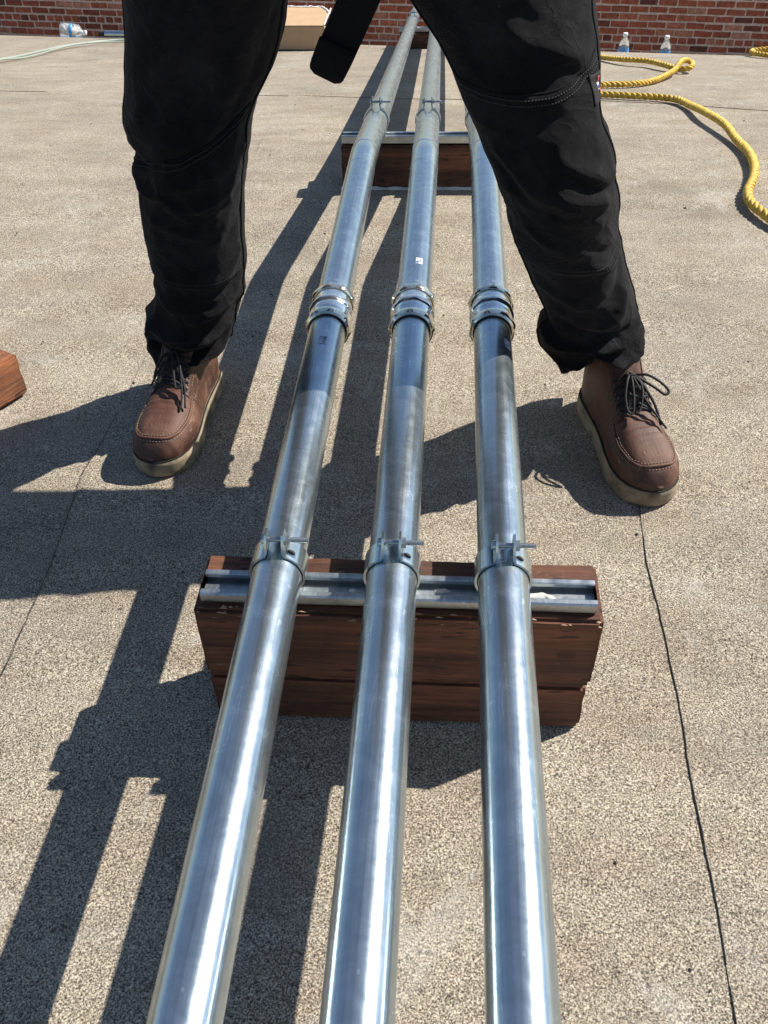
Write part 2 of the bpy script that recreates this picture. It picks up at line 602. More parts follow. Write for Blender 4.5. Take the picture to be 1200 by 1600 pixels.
def cross_y(x):
    return float(np.interp(x, [-1.932, -1.494, -0.656, -0.165, 0.544, 0.795, 1.072], [3.995, 3.944, 3.787, 3.675, 3.602, 3.508, 3.361])) + wob(x, 2.0, 0.012, 9.0)


def seam_far(y):
    return -1.6 - 0.19 * (y - 3.3) + wob(y, 2.0, 0.01, 2.0)


YN = axis([(-14, -1.5, 8), (-1.5, 2.0, 220), (2.0, 4.15, 80)])


def near_sheet(name, fx, lift, edges, nx):
    """near sheets stop under the crosswise lap"""
    return sheet(name, fx, YN, lift, M_roof, ROOF, nx=nx, edges=edges, lap=True)


near_sheet('cap_sheet', lambda y: (sL(y), sR(y) + 0.004), 0.0, (True, False), 10)
near_sheet('cap_sheet', lambda y: (sR(y), 30.0), 0.0014, (True, False), 20)
near_sheet('cap_sheet', lambda y: (seam_far(min(y, 3.9)), sL(y) + 0.004), -0.0032, (True, False), 10)
near_sheet('cap_sheet', lambda y: (-30.0, seam_far(min(y, 3.9)) + 0.004), -0.0062, (False, False), 14)


# far sheet beyond the crosswise lap: overlaps the near ones
def far_sheet():
    xs = axis([(-30, -5, 10), (-5, 4, 220), (4, 30, 10)])
    ts = axis([(0, 0.5, 6), (0.5, 4.5, 130), (4.5, 10, 20)])
    V, Fc, rows = [], [], []
    for j, t in enumerate([-1] + ts):
        row = []
        for x in xs:
            y0 = cross_y(x)
            y = y0 + max(t, 0) + (0.002 if t < 0 else 0)
            row.append(len(V))
            V.append((x, y, zroof(x, y) + float(np.interp(x, [-2, -.66, -.56, .30, .34], [-.0042, -.0012, .0018, .0018, .0036])) - (0.012 if t < 0 else 0)))
        rows.append(row)
    for i in range(len(rows) - 1):
        for k in range(len(xs) - 1):
            Fc.append((rows[i][k], rows[i][k + 1], rows[i + 1][k + 1], rows[i + 1][k]))
    return mesh('cap_sheet', V, Fc, M_roof, ROOF, smooth=False)


far_sheet()


# asphalt bleed-out along the laps, uneven width, broken up
def bead(fx, y0, y1, rad, off, n, seed):
    mb = MB()
    seg_pts, seg_r = [], []
    for i in range(n + 1):
        y = y0 + (y1 - y0) * i / n
        g = noise.noise(Vector((y * 6.0, seed, 0))) + 0.6 * noise.noise(Vector((y * 31.0, seed, 4)))
        if g > -0.45:
            seg_pts.append((fx(y) + off, y, zroof(fx(y), y) + 0.0015))
            seg_r.append(rad * (0.55 + 0.55 * max(0.0, g + 0.3)))
        else:
            if len(seg_pts) > 3:
                mb.tube(seg_pts, seg_r, 6)
            seg_pts, seg_r = [], []
    if len(seg_pts) > 3:
        mb.tube(seg_pts, seg_r, 6)
    return mb.build('lap_bitumen', M_bit, ROOF)


bead(sR, 0.1, 1.35, 0.0010, 0.0002, 620, 11.0)
bead(sL, 0.4, 1.35, 0.0006, 0.0, 520, 23.0)

gm = MB()
rg = random.Random(41)
for i in range(260):
    x, y = rg.uniform(-1.3, 1.3), rg.uniform(0.1, 3.6)
    r_ = rg.uniform(.0012, .0034) * (1.0 if rg.random() < .9 else 1.8)
    z = zroof(x, y) + .0012
    V = [(x + r_ * rg.uniform(.6, 1.2) * math.cos(a), y + r_ * rg.uniform(.6, 1.2) * math.sin(a), z + rg.uniform(-.0008, .0006)) for a in (0, 1.25, 2.5, 3.75, 5.0)] + [(x, y, z + r_ * .8)]
    gm.add(V, [(k, (k + 1) % 5, 5) for k in range(5)])
tag(gm.build('loose_grit', simple('dark_grit', (0.06, 0.052, 0.046), 0.9, var=.6, scale=30), ROOF, smooth=False), kind='stuff')

# ------------------------------------------------------------------ brick wall
wall = empty('brick_wall', (0, 11.93, -3.2), 'red brick wall with pale mortar standing behind the roof crest', 'wall')
WO = Vector((-0.835, 11.93, -2.046)) - Vector(wall.location)
WU = Vector((1, -0.05, -0.029)).normalized()
WN = Vector((0.05, 1, 0)).normalized()          # away from the camera
WV = WU.cross(WN) * -1
if WV.z < 0:
    WV = -WV
WM = Matrix((WU, WN, WV)).transposed()          # columns u, n, v


def wall_pt(u, v, n=0.0):
    return WO + WU * u + WV * v + WN * n


rw = WM
mort = MB()
mort.box(wall_pt(0, -0.25, 0.157), (24, 0.30, 2.9), rw)
mo = mort.build('mortar_core', M_mortar, wall, smooth=False)
cp = MB()
cp.box(wall_pt(0, 1.25, 0.14), (24, 0.42, 0.09), rw)
cp.build('coping', M_mortar, wall, smooth=False, bevel=0.01)


def brick_mesh(l, h, seed):
    rr = random.Random(seed)
    bm = bmesh.new()
    bmesh.ops.create_cube(bm, size=1)
    for v in bm.verts:
        v.co = Vector((v.co.x * l + rr.uniform(-.004, .004), v.co.y * 0.07, v.co.z * h + rr.uniform(-.0035, .0035)))
    bmesh.ops.bevel(bm, geom=bm.edges[:], offset=0.007, segments=1, affect='EDGES')
    me = bpy.data.meshes.new('brick')
    bm.to_mesh(me)
    bm.free()
    me.materials.append(M_brick)
    return me


LP, CPH = 0.215, 0.079
full = [brick_mesh(LP - 0.013, CPH - 0.017, i) for i in range(7)]
head = [brick_mesh(LP / 2 - 0.013, CPH - 0.017, 20 + i) for i in range(5)]
infill = bmesh.new()
rb = random.Random(5)
rotm = rw.to_4x4()
vis = [(-5.0, -3.0), (-1.2, 0.85), (2.5, 5.1)]
for j in range(-20, 16):
    v = -0.0515 + CPH * j
    hdr = (j % 6 == 0)
    step = LP / 2 if hdr else LP
    off = rb.uniform(-0.02, 0.02) + (0.0 if j % 2 else LP / 2)
    u = -12 + off
    while u < 12:
        du = rb.uniform(-0.004, 0.004)
        me = rb.choice(head if hdr else full)
        seen = -4 <= j <= 5 and any(a <= u <= b for a, b in vis)
        p = wall_pt(u + du, v + rb.uniform(-.003, .003), 0.035 + rb.uniform(-.003, .003))
        Mx = Matrix.Translation(p) @ rotm @ Matrix.Rotation(rb.uniform(-.012, .012), 4, 'Y')
        if seen:
            o = bpy.data.objects.new('brick', me)
            C.objects.link(o)
            o.parent = wall
            o.matrix_local = Mx
        elif -14 <= j:
            before = len(infill.verts)
            infill.from_mesh(me)
            infill.verts.ensure_lookup_table()
            bmesh.ops.transform(infill, matrix=Mx, verts=infill.verts[before:])
        u += step
inf = bm_obj('outer_bricks', infill, M_brick, wall)
tag(inf, kind='stuff')

# grey pipe end on the wall
stub = empty('pipe_stub', (0, 0, 0), 'pale grey pipe end fixed to the brick wall above the crumpled bottle', 'pipe')
p0 = Vector(wall.location) + wall_pt(-4.03, 0.205, -0.05)
stub.location = p0
mb = MB()
mb.tube([(0, 0, 0.004), (0, 0, 0.5)], 0.055, 18)
mb.build('stub_tube', M_grey, stub, sharp=40)
mb = MB()
mb.tube([(0, 0, -0.03), (0, 0, -0.022), (0, 0, 0.02), (0, 0, 0.025)], [0.03, 0.052, 0.062, 0.062], 18)
mb.build('end_cap', M_white, stub, sharp=40)
mb = MB()
mb.box((0, 0.045, 0.16), (0.16, 0.02, 0.03))
mb.build('wall_bracket', M_grey, stub, smooth=False)


# ------------------------------------------------------------------ supports
def timber(name, x0, x1, y0, y1, z0, z1, mat, parent, seed, rag=(0.004, 0.004)):
    """sawn timber with eased, slightly chewed edges"""
    rr = random.Random(seed)
    nx, ny, nz = 26, 5, 6
    bm = bmesh.new()
    L, Wd, Hh = x1 - x0, y1 - y0, z1 - z0
    bmesh.ops.create_cube(bm, size=1)
    bmesh.ops.scale(bm, vec=(L, Wd, Hh), verts=bm.verts)
    bmesh.ops.bevel(bm, geom=bm.edges[:], offset=0.0045, segments=2, affect='EDGES')
    long_e = [e for e in bm.edges if abs((e.verts[0].co - e.verts[1].co).x) > L * 0.8]
    bmesh.ops.subdivide_edges(bm, edges=long_e, cuts=nx, use_grid_fill=True)
    vert_e = [e for e in bm.edges if abs((e.verts[0].co - e.verts[1].co).z) > Hh * 0.7]
    bmesh.ops.subdivide_edges(bm, edges=vert_e, cuts=nz, use_grid_fill=True)
    for v in bm.verts:
        c = v.co
        ex = max(0.0, (abs(c.x) - (L / 2 - 0.03)) / 0.03)
        edge = (abs(c.y) > Wd / 2 - 0.0052) and (abs(c.z) > Hh / 2 - 0.0052)
        q = Vector((c.x * 30 + seed, c.y * 30, c.z * 30))
        if ex > 0:
            r = rag[1] if c.x > 0 else rag[0]
            c.x += ex * r * (noise.noise(q) + 0.7 * noise.noise(q * 3))
        if edge:
            k = 0.0026 * noise.noise(q * 1.4)
            c.y -= math.copysign(abs(k), c.y)
            c.z -= math.copysign(abs(k), c.z)
        c.z += 0.0007 * noise.noise(q * 0.7)
    o = bm_obj(name, bm, mat, parent)
    o.location = ((x0 + x1) / 2, (y0 + y1) / 2, (z0 + z1) / 2)
    return o


def strut_channel(parent, x0, x1, yc, z0, h=0.021, w=0.0413, slope=0.0):
    """open channel with inturned lips"""
    t = 0.0026
    lip = 0.0093
    ld = min(0.0062, h * 0.36)
    prof = [(-w / 2, h - 0.006), (-w / 2, 0), (w / 2, 0), (w / 2, h - 0.006)]
    outer, inner = [], []
    # outline, clockwise from left lip tip
    path = [(-w / 2 + lip, h - ld), (-w / 2 + lip, h - 0.001), (-w / 2 + lip - 0.0015, h), (-w / 2 + 0.002, h), (-w / 2, h - 0.002), (-w / 2, 0.002), (-w / 2 + 0.002, 0), (w / 2 - 0.002, 0), (w / 2, 0.002), (w / 2, h - 0.002), (w / 2 - 0.002, h), (w / 2 - lip + 0.0015, h), (w / 2 - lip, h - 0.001), (w / 2 - lip, h - ld)]
    back = [(w / 2 - lip + t, h - ld), (w / 2 - lip + t, h - t), (w / 2 - t, h - t), (w / 2 - t, t), (-w / 2 + t, t), (-w / 2 + t, h - t), (-w / 2 + lip - t, h - t), (-w / 2 + lip - t, h - ld)]
    ring = path + back
    V, Fc = [], []
    n = len(ring)
    for x in (x0, x1):
        for (a, b) in ring:
            V.append((x, yc + a, z0 + b + slope * a))
    for k in range(n):
        k2 = (k + 1) % n
        Fc.append((k, k2, n + k2, n + k))
    bm = bmesh.new()
    vs = [bm.verts.new(v) for v in V]
    for q in Fc:
        bm.faces.new([vs[i] for i in q])
    for s in (0, n):
        f = bm.faces.new(vs[s:s + n])
        bmesh.ops.triangulate(bm, faces=[f])
    return bm_obj('strut_channel', bm, M_strut, parent)


def debris(parent, x0, x1, yc, z, seed, n=7):
    rr = random.Random(seed)
    mb = MB()
    for i in range(n):
        x = rr.uniform(x0, x1)
        y = yc + rr.uniform(-.010, .006)
        w = rr.uniform(.006, .022)
        V, Fc = [], []
        k = 9
        V.append((x, y, z + rr.uniform(.003, .006)))
        for a in range(k):
            r = rr.uniform(.35, 1.0)
            V.append((x + w * r * math.cos(a * 6.283 / k), y + min(w, .008) * r * math.sin(a * 6.283 / k), z + 0.0004))
        for a in range(k):
            Fc.append((0, 1 + a, 1 + (a + 1) % k))
        mb.add(V, Fc)
    o = mb.build('sealant_crumbs', M_sealant, parent)
    tag(o, kind='stuff')
    return o


PX = (-0.187, -0.0557, 0.0701)      # the three runs
PR = 0.0287                         # tube radius
PZ = 0.256                          # axis height on the near stretch
YK = 1.957                          # where the runs bend down over the crown
SL = -0.1801


def pipe_z(y):
    return PZ if y < YK else PZ + SL * (y - YK)


SG = 'timber pipe supports'
s1 = empty('pipe_support', (0, 0.7555, zroof(0, .75)), 'nearest pipe support, two stacked brown timbers under an open strut channel', 'support', SG)
Z1 = s1.location.z
timber('timber', -0.289, 0.182, -0.0572, 0.036, 0.0, 0.0855, M_wood, s1, 3, (.0005, .0012))
timber('timber', -0.290, 0.187, -0.0580, 0.0375, 0.087, 0.2108 - Z1, M_wood, s1, 9, (.0006, .0020))
strut_channel(s1, -0.281, 0.179, -0.0255, 0.2118 - Z1, h=0.0150)
debris(s1, -0.11, 0.17, -0.0255, 0.2146 - Z1, 4, 16)
spm = MB()
rs_ = random.Random(77)
for i in range(46):
    x = rs_.uniform(-.285, .182)
    l_, h_ = rs_.uniform(.003, .012), rs_.uniform(.0006, .0016)
    y0_, z0_ = -.0578 + rs_.uniform(-.0004, .007), 0.2108 - Z1 - rs_.uniform(0, .0015)
    if rs_.random() < .5:
        y0_, z0_ = -.0582, 0.2108 - Z1 - rs_.uniform(.003, .012)
    spm.add([(x, y0_, z0_), (x + l_, y0_ - .0004, z0_ - .0004), (x + l_ * .5, y0_ - h_, z0_ + h_ * .5), (x + l_ * .4, y0_ + h_, z0_ + h_)], [(0, 1, 2), (1, 3, 2), (3, 0, 2), (0, 3, 1)])
tag(spm.build('splinters', simple('raw_wood_chip', (0.42, 0.27, 0.17), 0.8), s1, smooth=False), kind='stuff')
# knot on the front face, right end
mb = MB()
kn = []
for i in range(25):
    a = 2 * math.pi * i / 24
    kn.append((0.150 + 0.019 * math.cos(a), -0.0582, 0.150 + 0.016 * math.sin(a)))
mb.add([(0.150, -0.0588, 0.150)] + [(0.150 + 0.017 * math.cos(i * 6.283 / 16), -0.0576, 0.150 + 0.014 * math.sin(i * 6.283 / 16)) for i in range(16)], [(0, 1 + i, 1 + (i + 1) % 16) for i in range(16)])
mb.build('knot', M_wood, s1)

y2 = 2.42
s2 = empty('pipe_support', (0, y2, zroof(0, y2)), 'second pipe support, single brown timber with channel behind the bent pipes', 'support', SG)
zt2 = pipe_z(y2) - PR - 0.0015 - s2.location.z
zw2 = zt2 - 0.021
timber('timber', -0.285, 0.19, -0.05, 0.05, -0.004, zw2 - 0.001, M_wood, s2, 14, (.002, .003))
strut_channel(s2, -0.283, 0.185, -0.022, zw2, slope=SL * 0.5)
mb = MB()
pts = [(-0.29 + 0.48 * i / 60, -0.056 + wob(i, .2, .002, 2), -0.001 + zroof(0, y2 - .056) - s2.location.z + wob(i, .3, .002, 4)) for i in range(61)]
mb.tube(pts, [0.009 * (0.8 + 0.35 * noise.noise(Vector((i * .31, 0, 0)))) for i in range(61)], 8)
mb.build('sealant_bead', M_sealant, s2)

y3 = 5.55
s3 = empty('pipe_support', (0, y3, zroof(0, y3)), 'farthest pipe support, dark timber and channel at the roof crest', 'support', SG)
zt3 = pipe_z(y3) - PR - 0.0015 - s3.location.z
timber('timber', -0.30, 0.13, -0.045, 0.045, -0.012, zt3 - 0.022, M_wood, s3, 21, (.003, .003))
strut_channel(s3, -0.305, 0.14, 0.0, zt3 - 0.021, slope=SL * 0.5)

# ------------------------------------------------------------------ conduits
DX2 = -0.0121


def conduit_path(x, y0, y1):
    pts = []
    if y0 < YK - 0.05:
        ys = [y0 + (min(y1, YK - 0.05) - y0) * i / 6 for i in range(7)]
        pts += [(x, y, PZ) for y in ys]
    if y1 > YK + 0.05:
        for i in range(-4, 5):
            t = i / 5 * 0.05
            b = 0.5 * (t + math.sqrt(t * t + 0.018 ** 2)) - 0.5 * (0.05 - math.sqrt(0.05 ** 2 + 0.018 ** 2)) * 0
            pts.append((x + DX2 * b, YK + t, PZ + SL * b))
        n = 14
        for i in range(n + 1):
            y = YK + 0.05 + (y1 - YK - 0.05) * i / n
            pts.append((x + DX2 * (y - YK), y, PZ + SL * (y - YK)))
    return pts


def conduit(x, y0, y1, label, parts=()):
    root = empty('steel_conduit', (x, y0, PZ), label, 'conduit', 'galvanized conduit lengths')
    pts = [(p[0] - x, p[1] - y0, p[2] - PZ) for p in conduit_path(x, y0, y1)]
    V, Fc = tube_data(pts, PR, 56, cap=False)
    # wall thickness at both ends
    n = 56
    for end, P in ((0, pts[0]), (len(pts) - 1, pts[-1])):
        base_i = len(V)
        for k in range(n):
            v = np.array(V[end * n + k])
            c = np.array(P)
            V.append(c + (v - c) * 0.93)
        d = 0.06 if end == 0 else -0.06
        for k in range(n):
            v = np.array(V[base_i + k])
            V.append(v + np.array([0, d, 0]))
        for k in range(n):
            k2 = (k + 1) % n
            Fc.append((end * n + k, end * n + k2, base_i + k2, base_i + k))
            Fc.append((base_i + k, base_i + k2, base_i + n + k2, base_i + n + k))
    mb = MB()
    mb.add(V, Fc)
    mb.build('tube', M_galv, root, sharp=50)
    if y1 > YK:
        # the bending shoe left a faint raised ring at each bend
        for yy, rr_ in ((YK + 0.03, 0.0006), (YK - 0.085, 0.0004)):
            mb = MB()
            P = Vector((0 if yy < YK else DX2 * (yy - YK), yy - y0, 0 if yy < YK else SL * (yy - YK)))
            M = Matrix.Translation(P) @ Matrix.Rotation(math.atan(SL) * (0.5 if yy > YK else 0), 4, 'X')
            mb.lathe([(PR - .0005, -0.006), (PR + rr_, -0.002), (PR + rr_, 0.002), (PR - .0005, 0.006)], 56, M)
            mb.build('bend_ring', M_galv, root)
    return root


def sticker(root, x, y0, yc, ang, wid, lng, mat, z=PZ, flip=1):
    """thin printed label wrapped on the tube: paper, blue logo dot and lines of small print"""
    def P(a, y, lift):
        r = PR + lift
        return (r * math.sin(a), y - y0, r * math.cos(a))
    mb = MB()
    na, ny = 10, 6
    V, Fc = [], []
    for i in range(na + 1):
        for j in range(ny + 1):
            a = ang + (i / na - .5) * wid / PR
            V.append(P(a, yc + (j / ny - .5) * lng, 0.0004))
    for i in range(na):
        for j in range(ny):
            a = i * (ny + 1) + j
            Fc.append((a, a + ny + 1, a + ny + 2, a + 1))
    st = mesh('label_sticker', V, Fc, mat, root)
    mb = MB()

    def patch(u0, u1, v0, v1):
        V, Fc = [], []
        for i in range(4):
            for j in range(2):
                a = ang + (u0 + (u1 - u0) * i / 3 - .5) * wid / PR
                V.append(P(a, yc + (v0 + (v1 - v0) * j - .5) * lng, 0.0007))
        for i in range(3):
            Fc.append((2 * i, 2 * i + 2, 2 * i + 3, 2 * i + 1))
        mb.add(V, Fc)
    for (u0, u1, v0, v1) in ((.12, .42, .82, .90), (.12, .30, .62, .70), (.48, .66, .66, .74), (.48, .72, .50, .58), (.70, .84, .60, .80), (.70, .86, .34, .48), (.50, .66, .22, .36), (.74, .88, .10, .22), (.14, .26, .46, .54)):
        patch(u0, u1, v0, v1)
    mb.build('small_print', M_ink, st)
    mb = MB()
    cu, cv = (.24, .22) if flip > 0 else (.74, .80)
    V = [P(ang + (cu - .5) * wid / PR, yc + (cv - .5) * lng, 0.0007)]
    for k in range(16):
        a = ang + (cu - .5) * wid / PR + 0.0026 * math.cos(k * 6.283 / 16) / PR
        V.append(P(a, yc + (cv - .5) * lng + 0.0030 * math.sin(k * 6.283 / 16), 0.0007))
    mb.add(V, [(0, 1 + k, 1 + (k + 1) % 16) for k in range(16)])
    mb.build('logo_dot', M_blue, st)
    return st


YA, YB = 1.285, 1.297
where = ('left', 'middle', 'right')
near = [conduit(PX[i], -0.75 + 0.02 * i, YA, l) for i, l in enumerate((
    'near length of the leftmost galvanized pipe, from its coupling to the lower photo edge',
    'near length of the middle galvanized pipe, from its coupling to the lower photo edge',
    'near length of the rightmost galvanized pipe, from its coupling to the lower photo edge'))]
far = [conduit(PX[i], YB, 7.1, l) for i, l in enumerate((
    'far length of the leftmost galvanized pipe, bent and running towards the brick wall',
    'far length of the middle galvanized pipe, bent, with white sticker above its coupling',
    'far length of the rightmost galvanized pipe, bent and passing behind the right trouser leg'))]
sticker(far[1], PX[1], YB, 1.425, 0.22, 0.011, 0.020, M_white, flip=1)
sticker(near[0], PX[0], -0.75, 1.172, 0.08, 0.0125, 0.021, M_silver, flip=-1)
sticker(near[2], PX[2], -0.71, 1.178, 0.78, 0.012, 0.022, M_silver, flip=1)


# ------------------------------------------------------------------ compression couplings
def coupling(x, label, twist):
    root = empty('pipe_coupling', (x, 1.291, PZ), label, 'coupling', 'compression couplings joining the pipes')
    mb = MB()
    prof = [(PR + .0004, -0.034), (0.0318, -0.034), (0.0318, -0.019), (0.0322, -0.016), (0.0326, -0.012), (0.0327, -0.008), (0.0324, -0.005),
            (0.0331, -0.004), (0.0348, -0.001), (0.0356, 0.003), (0.0350, 0.007), (0.0332, 0.010), (0.0324, 0.012), (0.0327, 0.016), (0.0322, 0.02), (0.0318, 0.034), (PR + .0004, 0.034)]
    mb.lathe(prof, 56)
    # crimped dents of the body
    for v in range(len(mb.v)):
        p = Vector(mb.v[v])
        r = math.hypot(p.x, p.z)
        if r > 0.0315:
            a = math.atan2(p.z, p.x)
            k = 1 + 0.012 * math.cos(a * 9 + 40 * p.y) * math.exp(-(p.y / 0.015) ** 2)
            mb.v[v] = Vector((p.x * k, p.y, p.z * k))
    mb.build('coupling_body', M_coup, root, sharp=60)
    for side, tw, ln in ((-1, twist, 0.0175), (1, twist + 0.35, 0.0165)):
        nb = MB()
        n = 72
        V, Fc = [], []
        prof2 = [(0.0, PR + .0006), (0.0, 0.0318), (0.0022, 0.0345), (0.006, 0.0372), (0.010, 0.0372), (0.0135, 0.0360), (ln, 0.0340), (ln, 0.0325)]
        for (yy, r) in prof2:
            for k in range(n):
                a = 2 * math.pi * k / n
                aa = (a + tw) % (math.pi / 4) - math.pi / 8
                hexr = 0.0346 / math.cos(aa)          # octagonal gland nut
                rr_ = min(r, hexr) if r > 0.031 else r
                V.append(Vector((rr_ * math.cos(a), side * (0.0475 - yy), rr_ * math.sin(a))))
        for i in range(len(prof2) - 1):
            for k in range(n):
                k2 = (k + 1) % n
                Fc.append((i * n + k, i * n + k2, (i + 1) * n + k2, (i + 1) * n + k))
        nb.add(V, Fc)
        nb.build('gland_nut', M_nut, root, sharp=22)
        rb_ = MB()
        rb_.lathe([(PR + .0002, side * 0.0498), (PR + .0014, side * 0.0498), (PR + .0018, side * 0.0480), (PR + .0002, side * 0.0477)], 48)
        rb_.build('seal_ring', M_thread_b, root)
    return root


for i, lb in enumerate(('compression coupling on the leftmost pipe with yellowish octagonal nuts',
                        'compression coupling on the middle pipe with yellowish octagonal nuts',
                        'compression coupling on the rightmost pipe beside the trouser leg')):
    coupling(PX[i], lb, 0.2 + 0.55 * i)


# ------------------------------------------------------------------ strut clamps
def clamp(x, y, label, slope=0.0, dbolt=0.0):
    zc = pipe_z(y)
    root = empty('pipe_clamp', (x, y, zc), label, 'clamp', 'two piece strut clamps holding the pipes')
    root.rotation_euler = (math.atan(slope), 0, 0)
    wd = 0.030
    t = 0.0027
    r0 = PR + 0.0011
    gap = R(16)
    for side in (-1, 1):
        # section in the XZ plane: ear up, round the tube, tail into the channel
        ear_x = r0 * math.sin(gap)
        zt = r0 * math.cos(gap)
        sec = [(ear_x + 0.0, zt + 0.026), (ear_x, zt + 0.016), (ear_x, zt + 0.006), (ear_x + 0.002, zt + 0.001)]
        nseg = 20
        for i in range(nseg + 1):
            a = gap + R(4) + (R(128) - gap) * i / nseg
            sec.append((r0 * math.sin(a), r0 * math.cos(a)))
        sec += [(r0 * math.sin(R(130)) - 0.001, -r0 * 0.86), (r0 * 0.70, -PR - 0.010)]
        V, Fc = [], []
        ns = len(sec)
        nrm = []
        for i in range(ns):
            a = np.array(sec[max(0, i - 1)])
            b = np.array(sec[min(ns - 1, i + 1)])
            d = unit(b - a)
            nrm.append(np.array([-d[1], d[0]]) * 1.0)
        for i, (sx, sz) in enumerate(sec):
            # ear tapers to a rounded tip
            if i == 0:
                hw = 0.0062
            elif i == 1:
                hw = 0.0118
            elif i == 2:
                hw = 0.0142
            else:
                hw = wd / 2
            ctr = np.array([sx, sz])
            o = ctr + nrm[i] * t * (1 if True else 0)
            for (q, yy) in ((ctr, -hw), (ctr, hw), (o, hw), (o, -hw)):
                V.append((side * q[0], yy, q[1]))
        for i in range(ns - 1):
            for k in range(4):
                k2 = (k + 1) % 4
                Fc.append((4 * i + k, 4 * i + k2, 4 * i + 4 + k2, 4 * i + 4 + k))
        Fc.append((0, 1, 2, 3))
        Fc.append((4 * (ns - 1) + 3, 4 * (ns - 1) + 2, 4 * (ns - 1) + 1, 4 * (ns - 1)))
        mb = MB()
        mb.add(V, Fc)
        strap_o = mb.build('clamp_strap', M_galv2, root, sharp=35)
        if side == 1:
            # dark patch below the ear paints the shade of an oblong opening
            mb = MB()
            a0 = R(33)
            V = []
            for k in range(14):
                aa = 2 * math.pi * k / 14
                an = a0 + 0.0045 * math.cos(aa) / r0
                V.append(((r0 + t + .0004) * math.sin(an), 0.0035 * math.sin(aa) - 0.004, (r0 + t + .0004) * math.cos(an)))
            mb.add(V, [tuple(range(14))])
            mb.build('slot_shade', M_bit, strap_o, smooth=False)
    ze = r0 * math.cos(gap) + 0.0145
    ex = r0 * math.sin(gap)
    mb = MB()
    mb.tube([(-ex - 0.006, 0, ze), (ex + 0.0275 + dbolt, 0, ze)], 0.0029, 12)
    # thread ridges
    k = 0
    xx = ex + 0.010
    while xx < ex + 0.0275 + dbolt - 0.001:
        mb.tube([(xx - .0005, 0, ze), (xx, 0, ze), (xx + .0005, 0, ze)], [0.0028, 0.0033, 0.0028], 10, cap=False)
        xx += 0.0015
    bolt = mb.build('bolt', M_bolt, root, sharp=50)
    mb = MB()
    mb.tube([(-ex - 0.0075, 0, ze), (-ex - 0.0065, 0, ze), (-ex - 0.0027, 0, ze)], [0.0035, 0.0056, 0.0058], 12)
    mb.build('bolt_head', M_galv2, bolt, sharp=40)
    mb = MB()
    mb.tube([(ex + 0.0027, 0, ze), (ex + 0.0077, 0, ze)], 0.0063, 6)
    mb.build('nut', M_bolt, root, smooth=False)
    return root


names3 = ('leftmost', 'middle', 'rightmost')
for i in range(3):
    clamp(PX[i], 0.729, 'zinc strut clamp on the %s pipe at the nearest timber support' % names3[i], 0.0, (0.002, 0.0, -0.002)[i])
for i in range(3):
    x = PX[i] + DX2 * (y2 - YK)
    clamp(x, y2 - 0.022, 'zinc strut clamp on the %s pipe at the second support' % names3[i], SL)
for i in range(3):
    x = PX[i] + DX2 * (y3 - YK)
    clamp(x, y3, 'zinc strut clamp on the %s pipe at the farthest support' % names3[i], SL)

# ------------------------------------------------------------------ wood offcut at the left edge
oc = empty('timber_offcut', (-0.80, 1.413, zroof(-.8, 1.4)), 'short reddish timber block lying at the left edge of the photo', 'timber')
oc.rotation_euler = (0, 0, R(61.0))
ob = timber('timber_block', -0.38, 0.0, 0.0, 0.088, 0.003, 0.088, M_wood2, oc, 31, (.003, .004))

# ------------------------------------------------------------------ the person
person = empty('person', (-0.14, 1.40, 0.0), 'person in black work trousers and brown boots standing astride the pipes', 'person')
PO = Vector(person.location)


def rel(p):
    return (p[0] - PO[0], p[1] - PO[1], p[2] - PO[2])


def skin_object(name, verts, edges, radii, root_i, mat, parent, levels=2):
    me = bpy.data.meshes.new(name)
    me.from_pydata([rel(v) for v in verts], edges, [])
    o = bpy.data.objects.new(name, me)
    C.objects.link(o)
    o.modifiers.new('skin', 'SKIN')
    for i, r in enumerate(radii):
        sv = me.skin_vertices[0].data[i]
        sv.radius = r if hasattr(r, '__len__') else (r, r)
        sv.use_root = (i == root_i)
    o.modifiers['skin'].use_smooth_shade = True
    sub = o.modifiers.new('sub', 'SUBSURF')
    sub.levels = levels
    sub.render_levels = levels
    dg = bpy.context.evaluated_depsgraph_get()
    dg.update()
    nm = bpy.data.meshes.new_from_object(o.evaluated_get(dg))
    bpy.data.objects.remove(o)
    nm.name = name
    nm.materials.clear()
    nm.materials.append(mat)
    nm.polygons.foreach_set('use_smooth', [True] * len(nm.polygons))
    r = bpy.data.objects.new(name, nm)
    C.objects.link(r)
    r.parent = parent
    return r


bv, be, br = [], [], []


def bvert(p, r, frm=None):
    bv.append(p)
    br.append(r)
    if frm is not None:
        be.append((frm, len(bv) - 1))
    return len(bv) - 1


pel = bvert((-.14, 1.42, .95), (.135, .10))
for sx, hip, knee, ank, toe in ((-1, (-.225, 1.42, .87), (-.40, 1.405, .47), (-.462, 1.41, .11), (-.478, 1.26, .045)), (1, (-.055, 1.39, .87), (.145, 1.275, .50), (.284, 1.362, .11), (.316, 1.22, .05))):
    a = bvert(hip, .078, pel)
    b_ = bvert(tuple((np.array(hip) + np.array(knee)) / 2), .066, a)
    k = bvert(knee, .05, b_)
    c_ = bvert(tuple(np.array(knee) * .65 + np.array(ank) * .35 + np.array([0, .008, 0])), .040, k)
    c2 = bvert((-.464, 1.412, .21) if sx < 0 else (.280, 1.362, .21), .030, c_)
    d = bvert(ank, .021, c2)
    bvert(toe, (.02, .015), d)
sp1 = bvert((-.14, 1.425, 1.12), (.125, .088), pel)
ch = bvert((-.14, 1.42, 1.32), (.145, .10), sp1)
nk = bvert((-.14, 1.41, 1.47), .052, ch)
hb = bvert((-.14, 1.385, 1.555), (.062, .07), nk)
hd = bvert((-.14, 1.385, 1.64), (.072, .088), hb)
